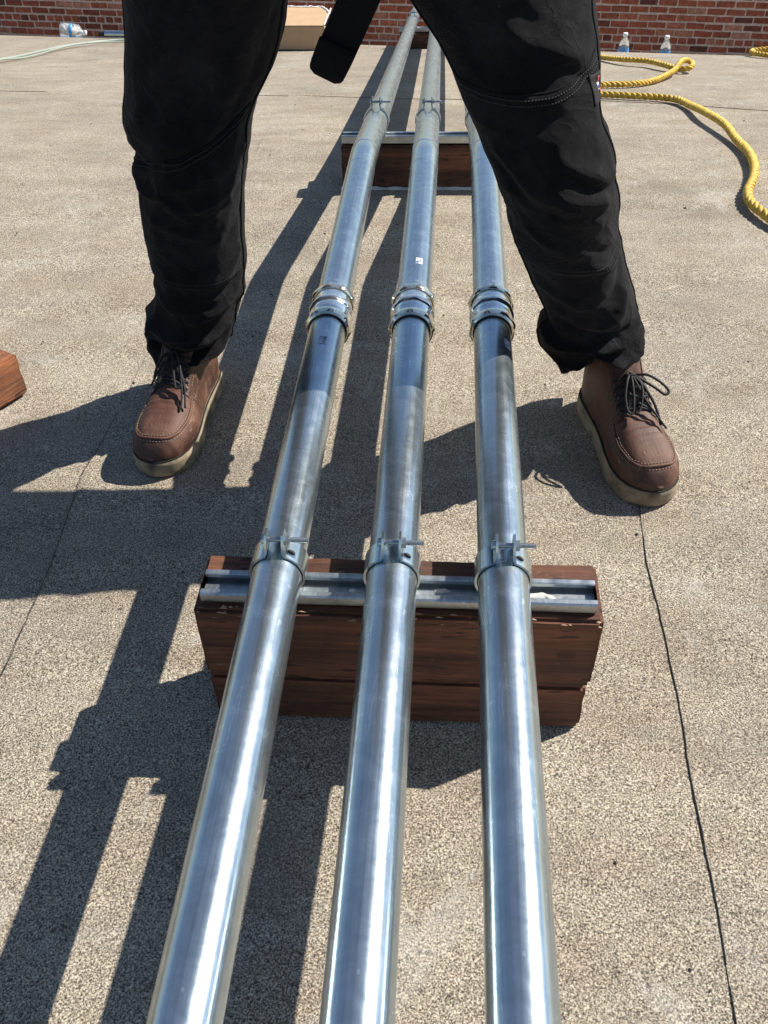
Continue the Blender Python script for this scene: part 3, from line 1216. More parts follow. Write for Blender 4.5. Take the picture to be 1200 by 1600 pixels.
ht = bvert((-.14, 1.40, 1.705), (.058, .068), hd)
bvert((-.14, 1.282, 1.595), .010, hb)       # nose
for sx in (-1, 1):
    bvert((-.14 + sx * .082, 1.40, 1.605), (.008, .02), hb)   # ear
    sh = bvert((-.14 + sx * .185, 1.42, 1.385), .058, ch)
    ua = bvert((-.14 + sx * .245, 1.435, 1.26), .047, sh)
    el = bvert((-.14 + sx * .285, 1.45, 1.12), .038, ua)
    fa = bvert((-.14 + sx * .245, 1.35, 1.15), .036, el)
    wr = bvert((-.14 + sx * .20, 1.24, 1.185), (.026, .022), fa)
    pm = bvert((-.14 + sx * .175, 1.175, 1.20), (.036, .018), wr)
    for q, (dx, ln) in enumerate(((-.026, .066), (-.009, .083), (.009, .088), (.026, .078))):
        f1 = bvert((-.14 + sx * (.165 - dx * .3), 1.135, 1.205 + dx), .0095, pm)
        f2 = bvert((-.14 + sx * (.150 - dx * .3), 1.135 - ln * .45, 1.200 + dx * 1.1), .0088, f1)
        bvert((-.14 + sx * (.125 - dx * .3), 1.135 - ln * .75, 1.195 + dx * 1.1), .0078, f2)
    t1 = bvert((-.14 + sx * .150, 1.165, 1.232), .011, pm)
    bvert((-.14 + sx * .120, 1.140, 1.245), .009, t1)
body = skin_object('body', bv, be, br, pel, M_skin, person)

for sx in (-1, 1):
    mb = MB()
    mb.lathe([(0.0005, -.012), (.008, -.009), (.0115, 0), (.008, .009), (.0005, .012)], 14, Matrix.Translation(Vector(rel((-.14 + sx * .032, 1.304, 1.625)))))
    mb.build('eye', M_white, body)
    mb = MB()
    mb.lathe([(0.0005, -.0131), (.0045, -.0122), (.0048, -.011)], 12, Matrix.Translation(Vector(rel((-.14 + sx * .032, 1.3035, 1.625)))))
    mb.build('iris', M_hair, body)
mb = MB()
mb.tube([rel((-.14 - .024, 1.303, 1.566)), rel((-.14, 1.297, 1.564)), rel((-.14 + .024, 1.303, 1.566))], [.002, .006, .002], 8)
mb.build('mouth', simple('lips', (.35, .15, .13), 0.5), body)
# hair: shell over the upper and rear head
hv, hf = [], []
nu, nv = 28, 14
for j in range(nv + 1):
    el_ = R(90) - R(115) * j / nv
    for i in range(nu):
        a = 2 * math.pi * i / nu
        front = max(0.0, -math.sin(a))
        e = max(el_, R(28) * front - R(25) * (1 - front))
        rr_ = 1.0 + 0.05 * noise.noise(Vector((i * .9, j * .9, 2)))
        hv.append(rel((-.14 + .090 * rr_ * math.cos(e) * math.cos(a), 1.392 + .105 * rr_ * math.cos(e) * math.sin(a), 1.645 + .100 * rr_ * math.sin(e))))
for j in range(nv):
    for i in range(nu):
        i2 = (i + 1) % nu
        hf.append((j * nu + i, j * nu + i2, (j + 1) * nu + i2, (j + 1) * nu + i))
mesh('hair', hv, hf, M_hair, person)

# shirt
sv, se, sr = [], [], []


def svert(p, r, frm=None):
    sv.append(p)
    sr.append(r)
    if frm is not None:
        se.append((frm, len(sv) - 1))
    return len(sv) - 1


q0 = svert((-.14, 1.425, .92), (.165, .128))
q1 = svert((-.14, 1.425, 1.12), (.155, .115), q0)
q2 = svert((-.14, 1.42, 1.32), (.168, .122), q1)
q3 = svert((-.14, 1.412, 1.44), (.075, .075), q2)
for sx in (-1, 1):
    a = svert((-.14 + sx * .19, 1.42, 1.385), .074, q2)
    b_ = svert((-.14 + sx * .25, 1.436, 1.26), .062, a)
    c_ = svert((-.14 + sx * .288, 1.45, 1.12), .054, b_)
    d_ = svert((-.14 + sx * .246, 1.35, 1.15), .050, c_)
    svert((-.14 + sx * .212, 1.265, 1.18), .042, d_)
skin_object('shirt', sv, se, sr, q0, M_shirt, person)

# ---- trousers: rings fitted to the outline of each leg
LEG_L = [(0.90, -0.40, -0.13), (0.80, -0.445, -0.16), (0.75, -0.452, -0.20), (0.683, -0.461, -0.233), (0.642, -0.468, -0.243), (0.599, -0.476, -0.261), (0.572, -0.482, -0.278), (0.553, -0.488, -0.29), (0.53, -0.493, -0.299), (0.511, -0.491, -0.303), (0.498, -0.48, -0.306), (0.492, -0.47, -0.308), (0.484, -0.483, -0.311), (0.472, -0.486, -0.314), (0.456, -0.482, -0.318), (0.431, -0.488, -0.324), (0.404, -0.492, -0.329), (0.35, -0.498, -0.337), (0.292, -0.499, -0.342), (0.256, -0.501, -0.348), (0.232, -0.503, -0.352), (0.213, -0.515, -0.361), (0.196, -0.531, -0.369), (0.168, -0.539, -0.382), (0.134, -0.541, -0.393), (0.121, -0.529, -0.397), (0.103, -0.531, -0.403), (0.08, -0.529, -0.41), (0.03, -0.527, -0.415)]
LEG_R = [(0.9, -0.15, 0.13), (0.8, -0.125, 0.165), (0.75, -0.095, 0.173), (0.699, -0.055, 0.18), (0.664, -0.025, 0.188), (0.628, -0.003, 0.194), (0.59, 0.013, 0.196), (0.571, 0.023, 0.201), (0.552, 0.034, 0.212), (0.533, 0.044, 0.22), (0.513, 0.056, 0.224), (0.467, 0.074, 0.234), (0.414, 0.089, 0.244), (0.358, 0.11, 0.263), (0.299, 0.138, 0.288), (0.267, 0.154, 0.298), (0.246, 0.161, 0.305), (0.231, 0.151, 0.312), (0.217, 0.147, 0.317), (0.199, 0.15, 0.321), (0.171, 0.164, 0.327), (0.147, 0.187, 0.33), (0.115, 0.2, 0.329), (0.098, 0.204, 0.328), (0.03, 0.207, 0.327)]


class Leg:
    def __init__(self, tab, yc, depth, zb, folds, seed):
        t = sorted(tab)
        self.z = [a[0] for a in t]
        self.l = [a[1] for a in t]
        self.r = [a[2] for a in t]
        self.yc, self.depth, self.zb, self.seed = yc, depth, zb, seed
        self.folds = folds

    def zbot(self, phi):
        """hem height round the ankle; keys every 90 degrees: front, +x, back, -x"""
        a = (phi / (2 * math.pi)) % 1.0
        k = np.interp(a, [0, .25, .5, .75, 1.0], self.zb + [self.zb[0]])
        return float(k) + 0.004 * noise.noise(Vector((math.cos(phi) * 2, math.sin(phi) * 2, self.seed)))

    def ring(self, phi, z):
        l = float(np.interp(z, self.z, self.l))
        r = float(np.interp(z, self.z, self.r))
        # soften the outline's small kinks away from the silhouette
        l2 = float(np.interp(z, self.z, self.ls)) if hasattr(self, 'ls') else l
        r2 = float(np.interp(z, self.z, self.rs)) if hasattr(self, 'rs') else r
        s = math.sin(phi)
        w = abs(s) ** 3
        L_, R_ = l * w + l2 * (1 - w), r * w + r2 * (1 - w)
        c = (L_ + R_) / 2
        h = (R_ - L_) / 2
        d = float(np.interp(z, [0.05, .12, .2, .3, .5, .65, .9], self.depth))
        return c + h * s, self.yc(z) - d * math.copysign(abs(math.cos(phi)) ** 0.92, math.cos(phi))

    def disp(self, phi, z):
        d = 0.0
        for (u0, z0, u1, z1, w, a) in self.folds:
            p0, p1 = math.asin(max(-1, min(1, u0))), math.asin(max(-1, min(1, u1)))
            ax, az = p0 * .105, z0
            bx, bz = p1 * .105, z1
            pp = phi if phi < math.pi else phi - 2 * math.pi
            px, pz = pp * .105, z
            vx, vz = bx - ax, bz - az
            t = max(-0.15, min(1.15, ((px - ax) * vx + (pz - az) * vz) / (vx * vx + vz * vz + 1e-9)))
            dx, dz = px - ax - t * vx, pz - az - t * vz + 0.010 * math.sin(t * 3.1)
            q = (dx * dx + dz * dz) / (w * w)
            if q < 9:
                taper = 1.0 if 0 <= t <= 1 else max(0.0, 1 - abs(t - (0 if t < 0 else 1)) / .15)
                taper *= 0.55 + 0.45 * math.sin(math.pi * max(0, min(1, t)))
                d += a * (1.35 if z < .25 else 1.1) * taper * (1 - 0.5 * q) * (0.45 * math.exp(-q * .9) + 0.75 * math.exp(-1.9 * math.sqrt(q)))
        cph, sph = math.cos(phi), math.sin(phi)
        e = Vector((cph * 1.5 + self.seed, sph * 1.5, z * 9))
        n1 = noise.noise(e)
        e2 = Vector((cph * 2.0 + self.seed, sph * 2.0 + z * 6, z * 21))
        n2 = 1 - abs(noise.noise(e2)) * 2
        low = max(0.0, 1 - abs(z - 0.17) / 0.12)
        kn = max(0.0, 1 - abs(z - 0.46) / 0.13)
        amp = 0.0022 + 0.0085 * low + 0.0030 * kn
        d += 0.0045 * n1 + amp * (n2 - 0.35)
        e3 = Vector((cph * 6 + self.seed, sph * 6, z * 60))
        d += 0.0009 * noise.noise(e3)
        # keep the traced outline where the leg turns away
        d *= 1 - 0.55 * abs(sph) ** 4
        return d

    def surf(self, phi, z, off=0.0):
        x, y = self.ring(phi, z)
        c = (float(np.interp(z, self.z, self.l)) + float(np.interp(z, self.z, self.r))) / 2
        n = unit((x - c, (y - self.yc(z)) * 1.1))
        d = self.disp(phi, z) + off
        return (x + n[0] * d, y + n[1] * d, z)


def smooth_tab(leg):
    zz = np.array(leg.z)
    for src, dst in (('l', 'ls'), ('r', 'rs')):
        v = np.array(getattr(leg, src))
        out = []
        for z in zz:
            w = np.exp(-((zz - z) / 0.05) ** 2)
            out.append(float((w * v).sum() / w.sum()))
        setattr(leg, dst, out)


left_leg = Leg(LEG_L, lambda z: 1.42 - 0.02 * math.exp(-((z - .48) / .12) ** 2) - 0.006, [.072, .082, .078, .078, .098, .108, .13], [.130, .146, .055, .110], [
    (-.95, .490, -.2, .500, .010, -.011), (-.2, .500, .95, .565, .009, -.006), (-.95, .470, -.35, .445, .013, .009), (-.35, .445, .3, .425, .011, .006),
    (.3, .425, .95, .470, .012, .007), (-.4, .462, .35, .478, .014, .006), (-.8, .535, -.1, .640, .020, .008), (-.6, .60, .1, .67, .018, .006), (.45, .53, .7, .68, .022, .007), (.75, .55, .9, .68, .014, -.006),
    (-.7, .405, .5, .385, .014, .004), (.1, .30, .95, .395, .02, -.006), (.55, .285, .95, .33, .011, .009), (.2, .262, .95, .285, .009, -.006),
    (-.9, .265, .2, .235, .012, .006), (.0, .215, .95, .262, .012, .008), (-.95, .205, .3, .188, .011, .011), (-.2, .172, .95, .205, .010, .011), (-.95, .165, .6, .152, .008, -.012), (.3, .158, .95, .180, .008, -.008), (-.8, .128, .4, .122, .012, .007), (.2, .135, .95, .155, .009, .008)], 3.0)
right_leg = Leg(LEG_R, lambda z: float(np.interp(z, [.05, .1, .27, .5, .7, .85, 1.0], [1.375, 1.37, 1.315, 1.27, 1.33, 1.385, 1.395])), [.074, .084, .080, .082, .104, .112, .13], [.200, .168, .06, .104], [
    (-.6, 0.6349, .5, 0.6262, .014, .005), (.0, 0.6911, .8, 0.6606, .020, .010), (.2, 0.678, .9, 0.6218, .013, -.007), (.25, 0.5446, .95, 0.5197, .017, .010), (.3, 0.5297, .95, 0.4974, .010, -.009), (.1, 0.5093, .9, 0.4946, .016, .010), (.05, 0.4836, .6, 0.4597, .02, .006),
    (-.7, 0.5487, .25, 0.4882, .012, .007), (-.8, 0.5363, .1, 0.4744, .010, -.005), (-.9, 0.5953, -.2, 0.5822, .016, .005), (-.6, 0.4441, .4, 0.413, .018, .004), (.2, 0.4389, .95, 0.3977, .016, -.006),
    (.35, 0.3875, .95, 0.3947, .010, .007), (-.8, 0.3411, .3, 0.3148, .016, .006), (.2, 0.3148, .9, 0.3672, .014, -.007), (.1, 0.2723, .8, 0.3253, .013, .009), (-.6, 0.2755, .6, 0.2577, .010, -.008), (-.95, 0.2288, .2, 0.2372, .012, .012), (.0, 0.231, .95, 0.2612, .011, .011), (-.2, 0.2062, .95, 0.2288, .008, -.010), (-.95, 0.182, .5, 0.1941, .011, .009), (.2, 0.1941, .95, 0.2026, .010, .008), (-.9, 0.1622, .3, 0.1672, .007, -.009), (-.5, 0.1445, .9, 0.1495, .010, .006)], 8.0)
for lg in (left_leg, right_leg):
    smooth_tab(lg)

NT, NZ = 132, 250
TV, TF = [], []
for lg in (left_leg, right_leg):
    b0 = len(TV)
    phis = [2 * math.pi * k / NT for k in range(NT)]
    zbs = [lg.zbot(p) for p in phis]
    # turned-in hem, then up the outside
    rows = [(0.028, -0.006), (0.012, -0.0055), (0.002, -0.005), (-0.0012, -0.0025)] + [(None, i / NZ) for i in range(NZ + 1)]
    for a, b_ in rows:
        for p, zb in zip(phis, zbs):
            if a is not None:
                x, y, z = lg.surf(p, zb + a, b_)
            else:
                s = b_ ** 1.15
                z = zb + (0.88 - zb) * s
                x, y, z = lg.surf(p, z)
            TV.append(rel((x, y, z)))
    for i in range(len(rows) - 1):
        for k in range(NT):
            k2 = (k + 1) % NT
            TF.append((b0 + i * NT + k, b0 + i * NT + k2, b0 + (i + 1) * NT + k2, b0 + (i + 1) * NT + k))
# seat and waist
b0 = len(TV)
wr_ = [(.79, .20, .10, .0), (.83, .27, .135, .0), (.90, .275, .15, .01), (.97, .23, .135, .01), (1.03, .195, .125, .01), (1.032, .18, .11, .01)]
for (z, hx, hy, oy) in wr_:
    for k in range(64):
        a = 2 * math.pi * k / 64
        TV.append(rel((-.14 + hx * math.cos(a), 1.395 + oy + hy * math.sin(a), z)))
for i in range(len(wr_) - 1):
    for k in range(64):
        k2 = (k + 1) % 64
        TF.append((b0 + i * 64 + k, b0 + i * 64 + k2, b0 + (i + 1) * 64 + k2, b0 + (i + 1) * 64 + k))
trousers = mesh('trousers', TV, TF, M_fab, person)


def knee_panel(lg, top, bot, a0, a1):
    """double-front panel stitched on the leg, 2 mm proud"""
    na, nz_ = 70, 80
    V, Fc = [], []
    for j in range(-1, nz_ + 2):
        for i in range(-1, na + 2):
            u = max(0, min(na, i)) / na
            t = max(0, min(nz_, j)) / nz_
            phi = R(a0 + (a1 - a0) * u)
            z = bot(u) + (top(u) - bot(u)) * t
            off = 0.0021 if (0 <= i <= na and 0 <= j <= nz_) else -0.001
            V.append(rel(lg.surf(phi, z, off)))
    w = na + 3
    for j in range(nz_ + 2):
        for i in range(na + 2):
            a = j * w + i
            Fc.append((a, a + 1, a + w + 1, a + w))
    return mesh('knee_panel', V, Fc, M_fab, trousers)


def surf_line(name, lg, pts, off, rad, mat, parent, n=60, seg=6, dash=None):
    """a seam or thread following (phi degrees, z) points over the cloth"""
    mb = MB()
    cm = catmull([(a, z, 0) for a, z in pts], 12)
    P = [rel(lg.surf(R(c[0]), c[1], off)) for c in cm]
    if dash is None:
        mb.tube(P, rad, seg)
    else:
        L_ = [0.0]
        for i in range(1, len(P)):
            L_.append(L_[-1] + float(np.linalg.norm(np.array(P[i]) - np.array(P[i - 1]))))
        A = np.array(P)
        s = 0.0
        while s + dash[0] < L_[-1]:
            q = [tuple(np.interp(s + dash[0] * t, L_, A[:, k]) for k in range(3)) for t in (0, .5, 1)]
            mb.tube(q, rad, 5)
            s += dash[0] + dash[1]
    return mb.build(name, mat, parent)


# left leg panel: seam climbs from the outer notch towards the inside
Ltop = lambda u: float(np.interp(u, [0, .25, .5, .75, 1], [.489, .494, .503, .528, .560]))
Lbot = lambda u: float(np.interp(u, [0, .3, .7, 1], [.29, .275, .272, .288]))
knee_panel(left_leg, Ltop, Lbot, -68, 72)
Rtop = lambda u: float(np.interp(u, [0, .3, .6, .8, 1], [0.628, 0.6218, 0.6253, 0.6374, 0.6563]))
Rbot = lambda u: float(np.interp(u, [0, .3, .7, 1], [0.3875, 0.3753, 0.3743, 0.3875]))
knee_panel(right_leg, Rtop, Rbot, -62, 64)
for lg, tp, bt, a0, a1 in ((left_leg, Ltop, Lbot, -68, 72), (right_leg, Rtop, Rbot, -62, 64)):
    for d in (0.004, 0.011):
        surf_line('stitch_line', lg, [(a0 + (a1 - a0) * u, tp(u) - d) for u in [i / 8 for i in range(9)]], 0.0026, 0.00075, M_thread, trousers, dash=(0.0030, 0.0012))
        surf_line('stitch_line', lg, [(a0 + (a1 - a0) * u, bt(u) + d) for u in [i / 8 for i in range(9)]], 0.0026, 0.00065, M_thread, trousers, dash=(0.0030, 0.0012))
surf_line('panel_piping', right_leg, [(-62 + 126 * u, Rtop(u) + 0.001) for u in [i / 8 for i in range(9)]], 0.001, 0.0019, M_fab, trousers)
surf_line('panel_piping', left_leg, [(-68 + 140 * u, Ltop(u) + 0.001) for u in [i / 8 for i in range(9)]], 0.001, 0.0019, M_fab, trousers)
surf_line('inseam', right_leg, [(-70, 0.8047), (-66, 0.7), (-63, 0.6218), (-62, 0.5363), (-64, 0.4649), (-68, 0.3926), (-75, 0.3095), (-80, 0.2553), (-84, .20), (-86, .135)], 0.0004, 0.0019, M_fab, trousers)
surf_line('outseam', right_leg, [(72, 0.8047), (70, 0.7095), (68, 0.6391), (70, 0.5865), (76, 0.5363), (80, 0.4649), (84, 0.3926), (87, .31), (88, .24), (88, .165)], 0.0003, 0.0017, M_fab, trousers)
surf_line('outseam', left_leg, [(-80, .80), (-78, .65), (-78, .52), (-80, .40), (-84, .30), (-88, .24), (-90, .18), (-90, .12)], 0.0003, 0.0017, M_fab, trousers)
surf_line('inseam', left_leg, [(76, .80), (78, .65), (77, .56), (78, .45), (80, .35), (82, .28), (84, .22), (86, .145)], 0.0004, 0.0019, M_fab, trousers)


# logo patch by the outer seam of the right leg
def surf_patch(name, lg, a0, a1, z0, z1, off, mat, parent, na=8, nz_=8, skew=0.0):
    V, Fc = [], []
    for j in range(-1, nz_ + 2):
        for i in range(-1, na + 2):
            u, t = max(0, min(na, i)) / na, max(0, min(nz_, j)) / nz_
            inside = 0 <= i <= na and 0 <= j <= nz_
            V.append(rel(lg.surf(R(a0 + (a1 - a0) * u + skew * t), z0 + (z1 - z0) * t, off if inside else off - 0.0016)))
    w = na + 3
    for j in range(nz_ + 2):
        for i in range(na + 2):
            a = j * w + i
            Fc.append((a, a + 1, a + w + 1, a + w))
    return mesh(name, V, Fc, mat, parent)


M_patch = simple('black_patch', (0.0025, 0.0025, 0.003), 0.85)
pt = surf_patch('logo_patch', right_leg, 52, 68, .600, .634, 0.0036, M_patch, trousers, skew=-2)
surf_patch('patch_mark', right_leg, 61.5, 63.3, .6225, .6290, 0.0048, M_red, pt, 3, 4)
surf_patch('patch_mark', right_leg, 60.5, 63.6, .6140, .6215, 0.0048, M_white, pt, 3, 4)
surf_patch('patch_mark', right_leg, 61.3, 62.8, .6160, .6195, 0.0060, M_blue, pt, 3, 4)
surf_patch('patch_mark', right_leg, 64.0, 65.5, .6110, .6150, 0.0048, M_red, pt, 3, 4)


# ------------------------------------------------------------------ boots
U_W = [(0, 0.0), (.003, .0165), (.010, .0265), (.025, .0345), (.05, .0385), (.09, .0385), (.13, .039), (.17, .0435), (.205, .050), (.24, .0535), (.268, .0505), (.288, .042), (.302, .028), (.309, .014), (.312, 0.0)]


def hw_sole(u):
    return float(np.interp(u, [a for a, b in U_W], [b for a, b in U_W]))


H_U = [(.005, .060), (.009, .120), (.016, .165), (.03, .182), (.102, .182), (.120, .174), (.134, .158), (.151, .138), (.170, .1205), (.190, .1075), (.212, .1005), (.235, .0945), (.258, .0890), (.276, .0825), (.290, .0745), (.299, .065), (.305, .055), (.308, .046)]


def h_boot(u):
    return float(np.interp(u, [a for a, b in H_U], [b for a, b in H_U]))


def boot_surf(u, t, off=0.0, asym=1.0):
    """t from 0 (outer sole edge) through 90 (top) to 180 degrees"""
    z0 = 0.035
    uu = min(max(u, .004), .309)
    w = max(0.002, hw_sole(uu) - 0.0035) * (1.0 if u < .3085 else .6)
    h = h_boot(uu)
    ct, st = math.cos(R(t)), math.sin(R(t))
    toe = min(1.0, max(0.0, (u - .13) / .10))
    p = 0.62 * toe + 0.5 * (1 - toe)
    q = 0.80 * toe + 0.95 * (1 - toe)
    v = w * math.copysign(abs(ct) ** p, ct)
    k = abs(st) ** q
    z = z0 + (h - z0) * k
    shaft = 1 - toe
    v *= 1 + 0.06 * math.sin(math.pi * min(1, k * 1.3)) * toe + shaft * (0.10 * k)
    # toe spring and lateral swing
    v += 0.006 * asym * max(0.0, (u - .12) / .19) ** 2
    # creases across the vamp
    if .18 < u < .25 and off == 0.0:
        z += 0.0011 * math.sin(u * 480 + 3 * ct + 1.5 * asym) * k * max(0, 1 - abs(u - .214) / .034)
    z += off
    return (u, v, z)


def boot(loc, ang, asym, lace_seed, label, tongue=False):
    root = bpy.data.objects.new('boot', None)
    root.empty_display_size = .05
    C.objects.link(root)
    root.parent = person
    root.location = rel(loc)
    root.rotation_euler = (0, 0, ang)
    root['label'] = label
    # local x = along foot (heel to toe), y = lateral
    us = [.0045, .0055, .0065, .008, .0095, .0115, .014, .017, .022, .03, .04] + [.05 + .005 * i for i in range(16)] + [.132 + .0028 * i for i in range(45)] + [.259 + .0028 * i for i in range(16)] + [.3045, .3058, .307, .308, .3086, .309]
    nt_ = 60
    V, Fc = [], []
    for u in us:
        for k in range(nt_ + 1):
            V.append(boot_surf(u, 180.0 * k / nt_, 0.0, asym))
    for i in range(len(us) - 1):
        for k in range(nt_):
            a = i * (nt_ + 1) + k
            Fc.append((a, a + 1, a + nt_ + 2, a + nt_ + 1))
    Fc.append(tuple(range(nt_, -1, -1)))
    Fc.append(tuple((len(us) - 1) * (nt_ + 1) + k for k in range(nt_ + 1)))
    mesh('upper', V, Fc, M_leather, root)
    # wedge sole
    prof = [(-.004, 0.0), (-.0005, .002), (0.0014, .010), (0.0006, .019), (0.0018, .027), (0.0010, .034), (-.003, .0375), (-.012, .0375)]
    outl = []
    usx = [.0005, .001, .002, .004, .007, .012, .018, .026, .036] + [.05 + .0125 * i for i in range(17)] + [.258, .268, .277, .286, .293, .299, .304, .3075, .3100, .3114, .3118]
    for u in usx:
        outl.append((u, hw_sole(u)))
    ring = [(u, w) for u, w in outl] + [(u, -w) for u, w in reversed(outl)]
    V, Fc = [], []
    n = len(ring)
    for (d, z) in prof:
        for (u, w) in ring:
            c = np.array([.155 if .05 < u < .26 else (.05 if u <= .05 else .26), 0])
            dirv = unit((u - c[0], w)) if not (.05 < u < .26) else np.array([0, math.copysign(1, w)])
            sw = 0.006 * asym * max(0.0, (u - .12) / .19) ** 2
            spring = 0.010 * max(0.0, (u - .25) / .062) ** 2 * (1 if z < .02 else .25)
            V.append((u + dirv[0] * d, w + dirv[1] * d + sw, z + spring * .6))
    for i in range(len(prof) - 1):
        for k in range(n):
            k2 = (k + 1) % n
            Fc.append((i * n + k, i * n + k2, (i + 1) * n + k2, (i + 1) * n + k))
    Fc.append(tuple(range(n - 1, -1, -1)))
    Fc.append(tuple((len(prof) - 1) * n + k for k in range(n)))
    mesh('sole', V, Fc, M_sole, root)
    # welt groove line
    mb = MB()
    mb.tube([(u * .995 + .0008, w * .985 + 0.006 * asym * max(0.0, (u - .12) / .19) ** 2, .0380) for u, w in ring + ring[:2]], .0014, 6, cap=False)
    mb.build('welt', M_thread_b, root)

    def path(pts, off, n=10):
        return [boot_surf(c[0], c[1], off, asym) for c in catmull([(a, b_, 0) for a, b_ in pts], n)]

    def stitches(pts, off, rad=.00042, dash=(.0032, .0022), mat=M_welt, mb=None):
        P = path(pts, off, 14)
        own = mb is None
        mb = mb or MB()
        A = np.array(P)
        L_ = np.concatenate([[0], np.cumsum(np.linalg.norm(A[1:] - A[:-1], axis=1))])
        s = 0.0
        while s + dash[0] < L_[-1]:
            q = [tuple(np.interp(s + dash[0] * t, L_, A[:, k]) for k in range(3)) for t in (0, .5, 1)]
            mb.tube(q, rad, 5)
            s += sum(dash)
        return mb

    # moc toe: raised U seam round the vamp, two stitch rows
    U = [(.192, 46), (.208, 42), (.228, 40), (.250, 42), (.268, 46), (.281, 55), (.2875, 70), (.2895, 90), (.2875, 110), (.281, 125), (.268, 134), (.250, 138), (.228, 140), (.208, 138), (.192, 134)]
    mb = MB()
    mb.tube(path(U, 0.0002), .0025, 8)
    mb.build('moc_seam', M_leather, root)
    mb = stitches([(a + (.0045 if 50 < b_ < 130 else 0), b_ - 7 if b_ < 60 else (b_ + 7 if b_ > 120 else b_)) for a, b_ in U], .0008)
    stitches([(a - (.004 if 50 < b_ < 130 else 0), b_ + 5 if b_ < 60 else (b_ - 5 if b_ > 120 else b_)) for a, b_ in U], .0012, mb=mb)
    # quarter and heel stitching
    for s in (0, 1):
        f = (lambda t: t) if s == 0 else (lambda t: 180 - t)
        stitches([(.178, f(40)), (.172, f(24)), (.160, f(12)), (.150, f(5))], .0006, mb=mb)
        stitches([(.184, f(40)), (.178, f(24)), (.166, f(12)), (.156, f(5))], .0006, mb=mb)
        stitches([(.172, f(50)), (.150, f(50)), (.132, f(52)), (.118, f(55))], .0008, mb=mb)
        stitches([(.010, f(46)), (.03, f(40)), (.055, f(26)), (.068, f(10)), (.07, f(4))], .0006, mb=mb)
    tag(mb.build('stitching', M_welt, root), kind='stuff')
    # eyestay: leather strip down each side of the throat, lifted off the tongue
    for s in (0, 1):
        f = (lambda t: t) if s == 0 else (lambda t: 180 - t)
        V, Fc = [], []
        uu = [.112 + (.196 - .112) * i / 26 for i in range(27)]
        for u in uu:
            for j, (t, o) in enumerate(((51, -.001), (51, .0022), (57, .0028), (66, .0030), (69, .0024), (69.5, -.001))):
                V.append(boot_surf(u, f(t), o, asym))
        for i in range(len(uu) - 1):
            for j in range(5):
                a = i * 6 + j
                Fc.append((a, a + 1, a + 7, a + 6))
        mesh('eyestay', V, Fc, M_leather, root)
        st_ = MB()
        for u in (.143, .154, .165, .176, .187):
            P = boot_surf(u, f(61), .0032, asym)
            ring_ = []
            for k in range(13):
                aa = 2 * math.pi * k / 12
                q = boot_surf(u + .0032 * math.cos(aa), f(61 + 2.6 * math.sin(aa)), .0034, asym)
                ring_.append(q)
            st_.tube(ring_, .0010, 6, cap=False)
        st_.build('eyelets', M_eye, root)
    # laces
    lb = MB()
    rr = random.Random(lace_seed)
    eu = [.187, .176, .165, .154, .143]
    for i, u in enumerate(eu):
        a = boot_surf(u, 61, .004, asym)
        b_ = boot_surf(u, 119, .004, asym)
        m_ = boot_surf(u - .002, 90, .0035, asym)
        if i == 0:
            lb.tube(catmull([a, m_, b_], 8), .0023, 8)
        if i + 1 < len(eu):
            for (t0, t1) in ((61, 119), (119, 61)):
                p0 = boot_surf(u, t0, .0045, asym)
                p1 = boot_surf((u + eu[i + 1]) / 2 - .001, 90, .0065 if t0 < 90 else .0035, asym)
                p2 = boot_surf(eu[i + 1], t1, .0045, asym)
                lb.tube(catmull([p0, p1, p2], 8), .0023, 8)
        for t in (61, 119):
            p = boot_surf(u, t, .0045, asym)
            q = boot_surf(u + .001, t, -.002, asym)
            lb.tube([q, p], .0021, 8)
    kz = boot_surf(.146, 90, .008, asym)
    kn_ = np.array(kz)
    lb.tube(catmull([kn_ + np.array([-.004, .007, -.003]), kn_ + np.array([.002, .004, .003]), kn_ + np.array([.004, -.002, .002]), kn_ + np.array([-.001, -.007, .001]), kn_ + np.array([-.005, -.002, .003]), kn_ + np.array([-.001, .006, -.001])], 8), .0026, 8)

    def dangle(pts, rad=.0023):
        lb.tube(catmull([kn_ + np.array(p) for p in pts], 10), rad, 8)
    if lace_seed == 1:    # right boot: open loop out to the side, other loop and two ends falling over the vamp
        dangle([(0, .003, 0), (.010, .024, .004), (.020, .044, -.006), (.032, .055, -.016), (.036, .048, -.020), (.026, .034, -.012), (.012, .014, -.002), (0, .002, .001)], .0023)
        dangle([(0, -.002, .001), (.016, -.012, .002), (.036, -.020, -.014), (.052, -.020, -.030), (.058, -.013, -.034), (.046, -.008, -.022), (.022, -.004, -.004), (0, 0, .002)], .0021)
        dangle([(0, .003, 0), (.020, .012, -.004), (.046, .026, -.026), (.066, .032, -.047), (.072, .033, -.054)])
        dangle([(0, .001, 0), (.018, .002, -.001), (.042, .012, -.020), (.060, .024, -.036), (.080, .040, -.056)], .0018)
        dangle([(0, 0, .001), (.024, .010, -.004), (.050, .004, -.024), (.062, -.006, -.034)], .0018)
    else:
        dangle([(0, -.003, 0), (.014, -.014, .001), (.030, -.022, -.012), (.046, -.024, -.026), (.050, -.016, -.029), (.034, -.010, -.014), (.012, -.004, 0), (0, 0, .001)], .0022)
        dangle([(0, .003, 0), (.012, .012, .002), (.032, .020, -.012), (.050, .024, -.030), (.056, .016, -.034), (.040, .010, -.018), (.016, .004, 0), (0, 0, .001)], .0022)
        dangle([(0, .002, 0), (.024, .016, -.008), (.052, .030, -.034), (.080, .036, -.058)], .0018)
        dangle([(0, .001, 0), (.022, .010, -.004), (.048, .024, -.028), (.074, .029, -.050), (.088, .028, -.060)], .0018)
        dangle([(0, -.002, 0), (.030, -.016, -.012), (.052, -.030, -.036)], .0018)
    lb.build('laces', M_lace, root)
